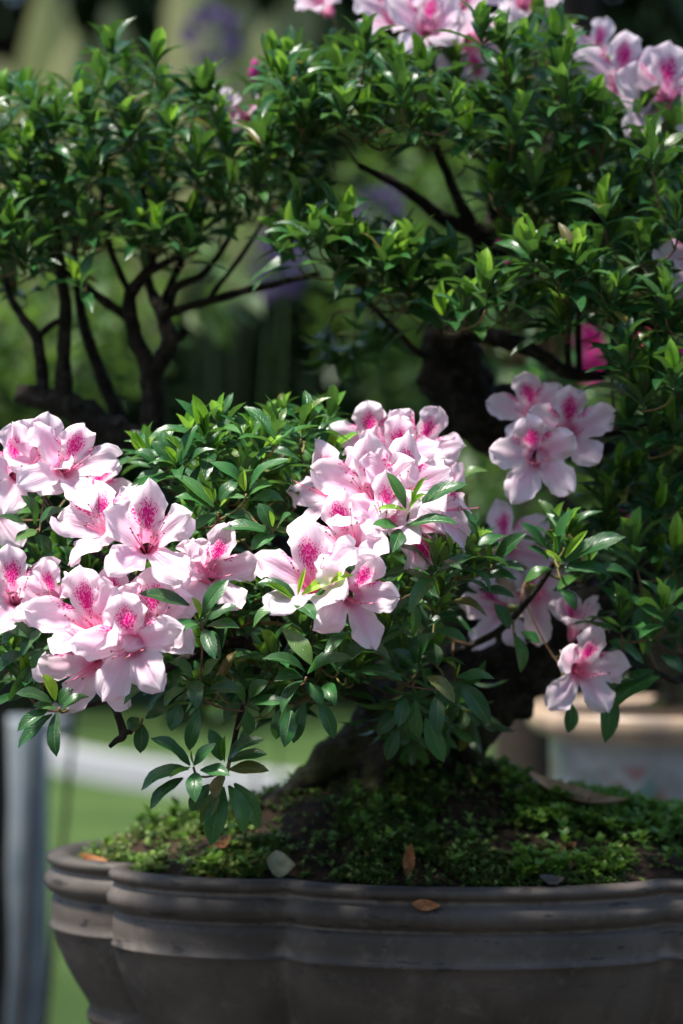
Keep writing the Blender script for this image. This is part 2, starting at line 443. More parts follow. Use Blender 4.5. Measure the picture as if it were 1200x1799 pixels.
rs = random.Random(5)
def small_leaf(L, Wd, arch):
    v = [(0, 0, 0), (L * .45, -Wd / 2, arch * .6), (L * .45, Wd / 2, arch * .6), (L * .5, 0, arch * .45), (L, 0, arch * .2)]
    f = [(0, 1, 3), (0, 3, 2), (1, 4, 3), (3, 4, 2)]
    uv = [(0, .5), (.45, 0), (.45, 1), (.5, .5), (1, .5)]
    return np.array(v), f, uv
mb = MB(); cnt = 0
while cnt < 20000:
    th = rs.uniform(0, 2 * math.pi); rr = math.sqrt(rs.random())
    a = pot_contour(th, 0.021, 0)
    x = PC.x + (a[0] - PC.x) * rr; y = PC.y + (a[1] - PC.y) * rr
    if y > PC.y + 0.10 and rs.random() < 0.5: continue
    dens = noise.noise(Vector((x * 16, y * 16, 1)))
    if dens < -0.06 and rs.random() < 0.9: continue
    q = math.hypot(x - TB.x, (y - TB.y) * 1.1)
    if q < 0.05: continue
    cnt += 1
    z = soil_z(x, y)
    tall = 0.5 + 1.1 * max(0, noise.noise(Vector((x * 30, y * 30, 9))) + 0.3)
    hgt = rs.uniform(0.001, 0.006) * tall
    brown = noise.noise(Vector((x * 26, y * 26, 21))) > 0.20 or (q < 0.15 and x < TB.x and rs.random() < 0.65)
    tint = (rs.uniform(0.8, 1.0) if brown and rs.random() < 0.7 else rs.uniform(0, 0.74))
    s = rs.uniform(0.7, 1.5)
    big = x > TB.x + 0.07 and rs.random() < 0.2 or rs.random() < .012
    a0 = rs.uniform(0, 6.3)
    for k in range(rs.choice((4, 5, 6))):
        L = rs.uniform(.0026, .0046) * s * (1.9 if big else 1); Wd = L * rs.uniform(.45, .7)
        v, f, uv = small_leaf(L, Wd, L * .4)
        el = rs.uniform(0.0, 1.0); az = a0 + k * 1.35 + rs.uniform(-.3, .3)
        R = np.array(Matrix.Rotation(az, 3, 'Z') @ Matrix.Rotation(-el, 3, 'Y'))
        zz_ = z + hgt * (0.5 + 0.5 * k / 5) + (0.007 if big else 0)
        mb.add(v @ R.T + np.array((x, y, zz_)), f, 1 if big else 0, uv, tint)
moss = mesh_obj('moss', mb.mesh('moss', [M_MOSS, M_WEED]))
tag(moss, 'tiny leafed green and brown moss covering the soil of the grey lobed pot', 'moss', kind='stuff')

# ------------------------------------------------------------------ leaf templates
def leaf_template(arch, fold, wave, tipk, seed, mat, nt=7, nv=4):
    r = random.Random(seed)
    V = []; F = []; UV = []
    ph = r.uniform(0, 6.28)
    side = r.uniform(-.05, .05)
    for i in range(nt + 1):
        t = i / nt
        w = (t ** 0.86) * ((1 - t) ** 0.80) * 3.16
        if t > 0.97: w = 0.02
        if i == 0: w = 0.14
        for j in range(nv + 1):
            v = -1 + 2 * j / nv
            y = v * w * 0.5 + side * 1.5 * math.sin(t * math.pi)
            z = arch * 4 * t * (1 - t) ** (0.8 + tipk) * 0.5 - tipk * max(0, t - .6) ** 2 + (fold * abs(v) * w * 0.5 + wave * math.sin(ph + t * 9 + v) * v * v * w) * .36
            V.append((t, y, z)); UV.append((t, .5 + v / 2))
    for i in range(nt):
        for j in range(nv):
            a = i * (nv + 1) + j
            F.append((a, a + nv + 1, a + nv + 2, a + 1)[::-1])
    F = [tuple(q[::-1]) for q in F]
    return np.array(V), F, np.array(UV)
LEAF_T = []
for i in range(10):
    r = random.Random(100 + i)
    LEAF_T.append(leaf_template(r.uniform(.08, .34), r.uniform(.1, .45), r.uniform(0, .10), r.uniform(0, .45), i, None))
YOUNG_T = []
for i in range(5):
    r = random.Random(200 + i)
    YOUNG_T.append(leaf_template(r.uniform(.05, .3), r.uniform(.5, 1.0), r.uniform(0, .05), r.uniform(-.3, .1), 50 + i, None))
LEAF_ME = [make_mesh('leaf', v, f, M_LEAF, {'UVMap': uv}) for v, f, uv in LEAF_T]
YOUNG_ME = [make_mesh('young_leaf', v, f, M_YOUNG, {'UVMap': uv}) for v, f, uv in YOUNG_T]

class LeafSpec:
    __slots__ = ('p', 'm', 'L', 'w', 'k', 'young', 'score')
def spec(p, d, nrm, L, w, young=False, score=0.0, rng=random):
    s = LeafSpec(); s.p = p; s.m = frame(d, nrm); s.L = L; s.w = w; s.young = young
    s.k = rng.randrange(len(YOUNG_T if young else LEAF_T)); s.score = score
    return s
def spec_matrix(s):
    m3 = s.m @ Matrix.Diagonal((s.L, s.w, s.L)).to_3x3()
    m = m3.to_4x4(); m.translation = s.p
    return m
def joined_leaves(name, specs, parent, rng, mats=None):
    b = MB()
    for s in specs:
        v, f, uv = (YOUNG_T if s.young else LEAF_T)[s.k]
        R = np.array(s.m @ Matrix.Diagonal((s.L, s.w, s.L)).to_3x3())
        b.add(v @ R.T + np.array(s.p), f, 1 if s.young else 0, uv, rng.random())
    o = mesh_obj(name, b.mesh(name, mats or [M_LEAF, M_YOUNG]), parent)
    o['kind'] = 'stuff'
    return o

CAMP = Vector((0, 0, H))
def rosette(p, axis, rng, size=1.0, n=8, young=2, spread=1.0, base=0.0):
    """whorl of leaves at a shoot tip"""
    out = []
    axis = axis.normalized()
    m = frame(axis.orthogonal(), axis)
    a0 = rng.uniform(0, 6.28)
    for i in range(n):
        f = i / max(1, n - 1)
        az = a0 + i * 2.39996 + rng.uniform(-.25, .25)
        el = (1.38 - 0.85 * f) * spread + rng.uniform(-.13, .13)     # angle from the axis
        d = m @ Vector((math.cos(az) * math.sin(el), math.sin(az) * math.sin(el), math.cos(el)))
        d.z -= 0.10 * (1 - f)
        L = size * rng.uniform(.026, .041) * (1.0 - 0.25 * f)
        nr = (axis + Vector((0, 0, .35)) - d * 0.1 + Vector((rng.uniform(-.3, .3), rng.uniform(-.3, .3), 0)))
        if nr.cross(d).length < .1: nr = Vector((0, -1, .3))
        out.append(spec(p + axis * (0.010 * f * size), d, nr, L, L * rng.uniform(.24, .31), False, base, rng))
    for i in range(young):
        az = rng.uniform(0, 6.28); el = rng.uniform(.1, .5)
        d = m @ Vector((math.cos(az) * math.sin(el), math.sin(az) * math.sin(el), math.cos(el)))
        L = size * rng.uniform(.016, .027)
        nr = axis.cross(d).cross(d) * -1.0
        out.append(spec(p + axis * 0.010 * size, d, nr if nr.length > .01 else Vector((0, -1, 0)), L, L * .36, True, base, rng))
    return out

# ------------------------------------------------------------------ flowers
PT = [0, .35, .5, .75, 1.0]
def petal_template(seed, shift, mat, nt=16, nv=12, bl=True, length=1.0):
    r = random.Random(seed)
    Rr = [.003, .0082, .0135, .0230, .0325 * length]; Zz = [-.022, -.0065, .0, .0082, .0115 + r.uniform(-.004, .003)]
    wt = [0, .2, .35, .5, .65, .78, .88, .95, .985, 1]; ww = [.0024, .0042, .0062, .0096, .0119, .0117, .0094, .0060, .0032, .0007]
    p1, p2, p3 = r.uniform(0, 6.28), r.uniform(0, 6.28), r.uniform(0, 6.28)
    amp = r.uniform(.0020, .0042); cup = r.uniform(-.0075, .0055); notch = r.uniform(0, .0016)
    V = []; UV = []; UB = []; F = []
    def rz(t):
        # smooth interpolation through the control points
        i = max(0, min(3, sum(1 for q in PT[1:-1] if t >= q)))
        a, b = PT[i], PT[i + 1]; u = (t - a) / (b - a)
        def tang(A, k):
            lo, hi = max(k - 1, 0), min(k + 1, 4)
            return (A[hi] - A[lo]) / (PT[hi] - PT[lo])
        res = []
        for A in (Rr, Zz):
            h00 = 2 * u ** 3 - 3 * u * u + 1; h10 = u ** 3 - 2 * u * u + u; h01 = -2 * u ** 3 + 3 * u * u; h11 = u ** 3 - u * u
            res.append(h00 * A[i] + h10 * (b - a) * tang(A, i) + h01 * A[i + 1] + h11 * (b - a) * tang(A, i + 1))
        return res
    for i in range(nt + 1):
        t = (i / nt) ** 0.92
        w = float(np.interp(t, wt, ww)) * (1 + .07 * math.sin(p3 + 13 * t) + .05 * math.sin(p1 + 31 * t))
        for j in range(nv + 1):
            v = -1 + 2 * j / nv
            tt = t - notch * 18 * math.exp(-(v / .22) ** 2) * max(0, t - .9) 
            rr, z = rz(min(1, tt))
            s = v * w
            a = s / max(rr, .002)
            b = min(1, max(0, (t - .33) / .3)); b = b * b * (3 - 2 * b)
            tx, ty = rr * math.sin(a), rr * math.cos(a)
            fx, fy = s, rr
            x = tx * (1 - b) + fx * b; y = ty * (1 - b) + fy * b
            z += b * (cup * v * v * (t - .3) * 1.5 + amp * math.sin(p1 + 8.5 * t + 1.5 * v) * abs(v) ** 1.5
                      + .65 * amp * math.sin(p2 + 21 * t - 4 * v) * abs(v) ** 2.5 - .0011 * math.exp(-(v / .14) ** 2) * (1 - t))
            y += b * .0012 * math.sin(p2 + 7 * v)
            V.append((x, y, z)); UV.append((t, .5 + v / 2))
            UB.append((s / .01 - shift, t * 4.9 + (.35 if shift else 0)) if bl else (9, 9))
    for i in range(nt):
        for j in range(nv):
            q = i * (nv + 1) + j
            F.append((q, q + 1, q + nv + 2, q + nv + 1))
    return make_mesh('petal', V, F, mat, {'petal': UV, 'blotch': UB})
PET_UP = [petal_template(300 + i, 0, M_PETAL, length=random.Random(i).uniform(.95, 1.05)) for i in range(4)]
PET_R = [petal_template(310 + i, -1.30, M_PETAL) for i in range(3)]
PET_L = [petal_template(320 + i, 1.30, M_PETAL) for i in range(3)]
PET_LOW = [petal_template(330 + i, 0, M_PETAL, bl=False, length=random.Random(i).uniform(1.0, 1.16)) for i in range(5)]

def stamen_mesh(seed):
    r = random.Random(seed); b = MB()
    for k in range(7):
        az = r.uniform(-1.2, 1.2) - math.pi / 2
        L = r.uniform(.026, .034) if k else .042
        P = []
        for i in range(6):
            u = i / 5
            rad = .002 + .010 * u ** 1.5
            P.append((Vector((math.cos(az) * rad, math.sin(az) * rad * .8 + .006 * u ** 3, -.02 + L * u)), .00032))
        v, f, uv = tube(P, 4); b.add(v, f, 0, uv)
        e = P[-1][0]; v, f, uv = tube([(e - Vector((0, 0, .0006)), .0003), (e, .0008), (e + Vector((0, 0, .0008)), .0003)], 5); b.add(v, f, 1, uv)
    return b.mesh('stamens', [M_STAMEN, M_ANTHER])
STAM = [stamen_mesh(i) for i in range(3)]
def calyx_mesh():
    b = MB()
    v, f, uv = tube([(Vector((0, 0, -.0345)), .0009), (Vector((0, 0, -.028)), .0011), (Vector((0, 0, -.0255)), .0024), (Vector((0, 0, -.022)), .0036), (Vector((0, 0, -.017)), .0046)], 10, cap=False)
    b.add(v, f, 0, uv)
    for k in range(5):
        a = k * 1.2566 + .6
        sv_, sf_, su = small_leaf(.006, .003, .0008)
        R = np.array(Matrix.Rotation(a, 3, 'Z') @ Matrix.Rotation(-1.15, 3, 'Y'))
        b.add(sv_ @ R.T + np.array((math.cos(a) * .003, math.sin(a) * .003, -.025)), sf_, 0, su)
    return b.mesh('flower', [M_CALYX])
CALYX = calyx_mesh()

def flower_frame(yaw, pitch, roll):
    yw, pt, rl = map(math.radians, (yaw, pitch, roll))
    fz = Vector((math.sin(yw) * math.cos(pt), -math.cos(yw) * math.cos(pt), math.sin(pt)))
    up = Vector((0, 0, 1)) if abs(fz.z) < .95 else Vector((0, 1, 0))
    y = (up - fz * up.dot(fz)).normalized()
    x = y.cross(fz)
    m = Matrix((x, y, fz)).transposed()
    return m @ Matrix.Rotation(-rl, 3, 'Z')
def flower(parent, px, py, Y, sc=1.0, yaw=0, pitch=0, roll=0, opn=0.0, rng=random, petmats=None, sub=True, pos=None):
    p = pos or at(px, py, Y)
    m3 = flower_frame(yaw, pitch, roll)
    mw = (m3 * sc).to_4x4(); mw.translation = p
    fl = mesh_obj('flower', CALYX, parent, mw)
    for i in range(5):
        me = (rng.choice(PET_UP), rng.choice(PET_R), rng.choice(PET_LOW), rng.choice(PET_LOW), rng.choice(PET_L))[i]
        if petmats: me = petmats[rng.randrange(len(petmats))]
        az = -(0, 70, 143, -143, -70)[i] + rng.uniform(-4, 4)
        tilt = math.radians(opn + rng.uniform(-13, 12))
        ml = Matrix.Rotation(math.radians(az), 4, 'Z') @ Matrix.Translation((0, .004, -.008)) @ Matrix.Rotation(tilt, 4, 'X') @ Matrix.Translation((0, -.004, .008)) \
            @ Matrix.Diagonal((rng.uniform(.93, 1.08), rng.uniform(.94, 1.08), 1, 1))
        o = mesh_obj('petal', me); o.parent = fl; o.matrix_basis = ml @ Matrix.Translation((0, 0, .0002 * i))
    o = mesh_obj('stamens', rng.choice(STAM)); o.parent = fl; o.matrix_basis = Matrix.Rotation(rng.uniform(-.2, .2), 4, 'Z')
    return p - m3 @ Vector((0, 0, .034 * sc)), m3 @ Vector((0, 0, 1))     # where the stalk joins, direction

# ------------------------------------------------------------------ THE AZALEA BONSAI
tree = empty('azalea_bonsai', (TB.x, TB.y, soil_z(TB.x, TB.y) - 0.02),
             'old azalea bonsai with thick dark trunk and blush pink flowers in the grey lobed pot', 'bonsai tree')
SKEL = []      # (position, radius)
def pline(L, sub=6):
    return catmull([(at(a, b, Y), r) for (a, b, Y, r) in L], sub)
def limb(name, L, sides=10, rough=.25, sub=6, seed=0.0, freq=60, reg=True, mat=None):
    P = pline(L, sub)
    v, f, uv = tube(P, sides, rough, freq, seed)
    b = MB(); b.add(v, f, 0, uv)
    o = mesh_obj(name, b.mesh(name, [mat or M_BARK]), tree)
    if reg: SKEL.extend((p, r) for p, r in P)
    return o

# trunk with root flare
bt = MB()
P = pline([(690, 1475, 1.775, .084), (690, 1405, 1.775, .068), (706, 1340, 1.775, .050), (744, 1278, 1.78, .042), (835, 1212, 1.79, .034), (935, 1140, 1.80, .030),
           (1060, 1062, 1.82, .026), (1160, 985, 1.85, .024), (1185, 890, 1.88, .023), (1100, 800, 1.89, .023), (975, 755, 1.87, .024),
           (868, 738, 1.84, .025), (806, 692, 1.82, .025), (792, 620, 1.81, .022), (808, 550, 1.81, .016), (842, 490, 1.81, .012), (852, 430, 1.82, .009)], 14)
v, f, uv = tube(P, 40, .42, 44, 2.0); bt.add(v, f, 0, uv); SKEL.extend(P[12:])
for k, L in enumerate([
    [(690, 1290, 1.765, .022), (625, 1310, 1.755, .017), (568, 1352, 1.75, .013), (510, 1395, 1.745, .009), (450, 1435, 1.74, .005)],
    [(700, 1330, 1.765, .020), (655, 1385, 1.74, .013), (615, 1430, 1.72, .009), (580, 1470, 1.71, .005)],
    [(740, 1330, 1.77, .024), (800, 1390, 1.75, .018), (850, 1420, 1.73, .012), (910, 1460, 1.71, .008)],
    [(735, 1340, 1.79, .024), (800, 1375, 1.81, .018), (880, 1395, 1.82, .013), (960, 1420, 1.83, .008)],
    [(716, 1340, 1.76, .018), (722, 1410, 1.735, .012), (735, 1460, 1.72, .006)],
    [(640, 1290, 1.77, .013), (655, 1250, 1.775, .014), (700, 1230, 1.78, .016)]]):
    v, f, uv = tube(pline(L, 8), 14, .35, 45, 10 + k); bt.add(v, f, 0, uv)
    if k == 5: SKEL.extend(pline(L, 3))
mesh_obj('trunk', bt.mesh('trunk', [M_BARK]), tree)

LY = 1.80
BR = [
    # limb behind the flowers carrying the left crown
    ([(745, 1275, 1.80, .022), (640, 1140, 1.83, .019), (500, 985, 1.85, .015), (370, 850, 1.83, .013), (270, 792, LY, .012), (190, 752, LY, .0115), (110, 708, LY, .010), (30, 690, LY, .007)], 12, .35),
    ([(268, 800, LY, .010), (268, 720, LY, .0085), (265, 655, LY, .0085)], 10, .25),
    ([(265, 660, LY, .0075), (238, 590, LY, .006), (228, 545, LY - .01, .0055), (230, 515, LY - .01, .005), (252, 485, LY - .02, .0045), (266, 462, LY - .02, .0035), (266, 400, LY - .03, .003), (250, 330, LY - .04, .002)], 8, .25),
    ([(270, 655, LY, .0075), (296, 608, LY, .0065), (290, 566, LY, .0055), (282, 545, LY, .005), (266, 510, LY + .02, .004), (262, 470, LY + .03, .003), (300, 390, LY + .04, .002)], 8, .25),
    ([(296, 606, LY, .005), (318, 590, LY - .01, .0042), (326, 580, LY - .01, .003)], 7, .3),
    ([(286, 553, LY, .0045), (330, 540, LY, .0036), (420, 514, LY - .01, .0032), (492, 497, LY - .02, .0028), (560, 480, LY - .04, .0018)], 7, .2),
    ([(298, 550, LY, .003), (308, 506, LY, .003), (356, 482, LY, .0026), (398, 427, LY, .002), (424, 370, LY, .0014)], 6, .2),
    ([(364, 528, LY, .0022), (420, 455, LY + .01, .002), (460, 392, LY + .01, .0014)], 6, .2),
    ([(232, 560, LY, .004), (178, 525, LY, .0036), (140, 492, LY, .003), (104, 466, LY, .0022), (70, 400, LY, .0015)], 7, .2),
    ([(215, 750, LY + .02, .006), (165, 625, LY + .02, .0048), (146, 565, LY + .02, .0042), (136, 495, LY + .02, .0036), (132, 420, LY + .02, .0026), (150, 330, LY, .0018)], 8, .2),
    ([(112, 715, LY, .0075), (112, 613, LY, .0055), (115, 540, LY - .01, .005), (106, 470, LY - .01, .0042), (98, 390, LY - .02, .003), (80, 300, LY - .02, .002)], 8, .25),
    ([(78, 700, LY, .0055), (66, 600, LY, .0044), (38, 556, LY, .0036), (16, 515, LY, .0028), (0, 440, LY, .002)], 7, .2),
    ([(64, 596, LY, .003), (85, 575, LY, .0026), (110, 560, LY, .002)], 6, .2),
    ([(230, 520, LY, .003), (195, 440, LY - .03, .0024), (180, 360, LY - .04, .002), (190, 260, LY - .04, .0015)], 6, .2),
    ([(280, 545, LY, .0035), (330, 430, LY + .02, .0026), (370, 330, LY + .01, .002), (400, 230, LY, .0014)], 6, .2),
    ([(252, 485, LY - .02, .003), (290, 462, LY - .03, .003), (322, 447, LY - .03, .0024)], 6, .3),
    # upper crown
    ([(852, 440, 1.82, .008), (835, 405, 1.81, .007), (780, 385, 1.80, .0055), (735, 350, 1.79, .0045), (690, 320, 1.78, .0035), (630, 290, 1.77, .002)], 9, .2),
    ([(835, 405, 1.81, .0055), (800, 340, 1.80, .004), (770, 270, 1.79, .003), (720, 170, 1.78, .002)], 8, .2),
    ([(852, 440, 1.82, .007), (868, 370, 1.83, .006), (880, 290, 1.83, .0045), (860, 190, 1.82, .003), (840, 100, 1.82, .002)], 8, .2),
    ([(868, 380, 1.83, .005), (950, 310, 1.81, .004), (1030, 240, 1.79, .003), (1100, 180, 1.78, .002)], 8, .2),
    ([(856, 450, 1.82, .006), (960, 420, 1.79, .005), (1060, 380, 1.76, .0035), (1150, 340, 1.74, .0025)], 8, .2),
    ([(790, 640, 1.80, .0035), (770, 632, 1.775, .003), (733, 618, 1.76, .0026), (695, 580, 1.75, .0022), (660, 545, 1.745, .0018), (630, 520, 1.74, .0014)], 7, .12),
    ([(812, 575, 1.80, .008), (860, 590, 1.785, .007), (930, 612, 1.77, .006), (1000, 655, 1.76, .005), (1060, 660, 1.75, .0035)], 8, .3),
    ([(1000, 658, 1.76, .0026), (997, 600, 1.74, .0024), (1000, 560, 1.73, .002), (985, 500, 1.71, .0014)], 6, .12),
    ([(1018, 658, 1.76, .0026), (1016, 570, 1.74, .0024), (1022, 520, 1.73, .002), (1030, 490, 1.72, .0014)], 6, .12),
    ([(1060, 660, 1.75, .003), (1130, 570, 1.73, .0025), (1185, 618, 1.72, .002), (1230, 650, 1.72, .0015)], 6, .12),
    ([(1185, 860, 1.88, .006), (1240, 760, 1.76, .004), (1200, 726, 1.70, .0028), (1140, 748, 1.66, .0024), (1062, 764, 1.655, .002)], 7, .12),
    ([(1160, 985, 1.85, .006), (1165, 930, 1.80, .004), (1120, 850, 1.76, .003)], 7, .2),
    ([(1170, 985, 1.85, .006), (1230, 1100, 1.74, .004), (1200, 1192, 1.68, .0026), (1150, 1180, 1.65, .002), (1105, 1175, 1.63, .0016)], 7, .12),
    # front branches
    ([(720, 1290, 1.76, .009), (640, 1225, 1.67, .0075), (560, 1185, 1.60, .006), (470, 1140, 1.56, .005), (400, 1130, 1.53, .004), (300, 1170, 1.50, .003), (215, 1225, 1.49, .0022)], 8, .2),
    ([(520, 1165, 1.58, .0045), (470, 1050, 1.56, .004), (440, 950, 1.55, .003), (400, 880, 1.545, .002)], 7, .15),
    ([(600, 1205, 1.63, .0045), (640, 1090, 1.57, .0035), (650, 990, 1.55, .003), (680, 945, 1.53, .0024)], 7, .15),
    ([(400, 1130, 1.53, .0034), (300, 1060, 1.52, .003), (210, 1000, 1.53, .0028), (120, 930, 1.54, .0022), (75, 870, 1.54, .0018)], 7, .15),
    ([(745, 1270, 1.76, .006), (760, 1180, 1.70, .0035), (815, 1140, 1.66, .0026), (880, 1106, 1.63, .0024), (940, 1040, 1.60, .002), (975, 985, 1.585, .0016)], 7, .12),
    ([(215, 1225, 1.49, .0022), (160, 1238, 1.475, .0014), (106, 1250, 1.462, .0010)], 6, .1),
    ([(470, 1140, 1.56, .003), (430, 1230, 1.52, .002), (405, 1330, 1.485, .0013), (398, 1362, 1.478, .001)], 6, .1),
    ([(190, 1205, 1.492, .0026), (205, 1250, 1.485, .0028), (217, 1290, 1.482, .0024), (204, 1302, 1.482, .0016), (193, 1312, 1.48, .0011)], 7, .4),
    ([(217, 1288, 1.482, .002), (228, 1286, 1.482, .0016), (231, 1290, 1.482, .001)], 6, .3),
]
for k, (L, sd, ro) in enumerate(BR):
    limb('branch', L, sd, ro, 6, 30 + k * 3.1, 90)

# ---- flowers: throat pixel, depth, size, yaw, pitch, roll, openness
FL = [
    (36, 822, 1.515, 1.0, 22, 22, -12, 0), (80, 800, 1.525, 1.0, 4, 34, 6, 4), (118, 815, 1.505, 1.0, 24, 22, 24, 0), (165, 868, 1.565, .92, 35, 0, 15, 0),
    (-12, 890, 1.55, .9, 10, 10, 0, 0),
    (258, 946, 1.455, 1.12, 4, 24, 2, -4), (178, 922, 1.482, 1.02, -44, 26, -30, 0), (26, 1042, 1.485, 1.0, 10, 24, -10, 0), (86, 1048, 1.480, .82, -24, 28, 0, 4),
    (154, 1092, 1.455, 1.08, -16, 22, -16, 0), (196, 1066, 1.484, .95, 2, 26, 0, 4), (268, 1086, 1.462, 1.08, 12, 28, 4, 0), (230, 1137, 1.438, 1.08, 0, -10, -6, 0),
    (156, 1172, 1.462, 1.0, -16, -16, -12, 0), (342, 1005, 1.480, .82, -40, 16, 4, 30), (377, 1004, 1.482, 1.0, 26, 6, 12, 0), 
    (652, 860, 1.488, 1.14, -8, 24, -3, 0), (716, 852, 1.492, 1.06, 24, 26, 6, 0), (680, 904, 1.468, .92, 4, 26, -2, 4), (608, 942, 1.468, 1.08, -20, 32, -22, 0),
    (545, 1014, 1.448, 1.16, -8, 32, -2, 0), (622, 1048, 1.446, 1.06, 16, 0, 20, 0), (576, 860, 1.512, 1.05, -50, 24, -26, 0), (652, 776, 1.585, 1.0, -4, 8, -4, 0),
    (742, 784, 1.580, 1.0, 18, 18, 22, 0), (780, 884, 1.530, 1.04, 62, 6, 34, 0), (738, 934, 1.520, 1.05, 52, -30, 150, 0), 
    (700, 800, 1.560, 1.0, 6, 40, 6, 0), 
    (1000, 758, 1.630, 1.10, 2, 8, 0, -2), (944, 804, 1.615, 1.14, -8, -4, -10, 0), (934, 722, 1.655, 1.0, -20, 10, -12, 0),
    (1026, 1178, 1.605, 1.12, 18, 0, 12, 0), (1012, 1092, 1.650, .80, 20, 60, 0, 20), (900, 955, 1.680, 1.0, 150, 10, 20, 0), (868, 1075, 1.680, 1.0, -140, -10, 10, 0),
    (945, 1048, 1.670, 1.0, 160, -20, 40, 0),
    (1172, 166, 1.70, 1.2, -8, 8, 0, 0), (1090, 138, 1.73, 1.15, -12, 12, 6, 0), (1052, 86, 1.80, 1.0, 20, 30, 20, 0), (690, 24, 1.76, 1.1, -14, 20, 0, 0), (754, 44, 1.74, 1.05, 6, 16, 0, 12),
    (808, -4, 1.78, 1.1, 0, 10, 8, 0), (836, 78, 1.75, 1.1, 24, -24, 170, 0), (925, -2, 1.78, 1.05, 18, 16, 10, 0), (566, 2, 1.80, .9, -24, 24, 0, 18),
    (1230, 462, 1.62, 1.0, -30, 6, 0, 0), (410, 200, 1.79, .72, -60, 10, 60, 6), (446, 208, 1.80, .72, 60, 20, -30, 24),
]
rf = random.Random(77)
ENDS = []           # (position, axis, priority)
for (px, py, Y, s, yw, pt, rl, op) in FL:
    p, d = flower(tree, px, py, Y, s * .85 * rf.uniform(.94, 1.06), yw, pt, rl, op + rf.uniform(-6, 5), rf)
    ENDS.append((p, d, 0))
# closed buds
def bud_mesh():
    b = MB()
    v, f, uv = tube([(Vector((0, 0, 0)), .0012), (Vector((0, 0, .003)), .0030), (Vector((0, 0, .008)), .0046), (Vector((0, 0, .013)), .0042), (Vector((0, 0, .018)), .0022), (Vector((0, 0, .021)), .0004)], 10, .12, 300, 2)
    me = make_mesh('flower_bud', v, f, simple('bud_pink', (0.62, 0.03, 0.26), .5), None)
    return me
BUD = bud_mesh()
for (px, py, Y, yw, pt) in [(1108, 918, 1.72, -30, 30), (1100, 930, 1.72, 10, -20), (1040, 268, 1.76, 0, 10), (448, 150, 1.87, 0, 70), (938, 290, 1.78, 20, 0)]:
    m3 = flower_frame(yw, pt, 0); mw = m3.to_4x4(); mw.translation = at(px, py, Y)
    mesh_obj('flower_bud', BUD, tree, mw); ENDS.append((at(px, py, Y), m3 @ Vector((0, 0, 1)), 0))

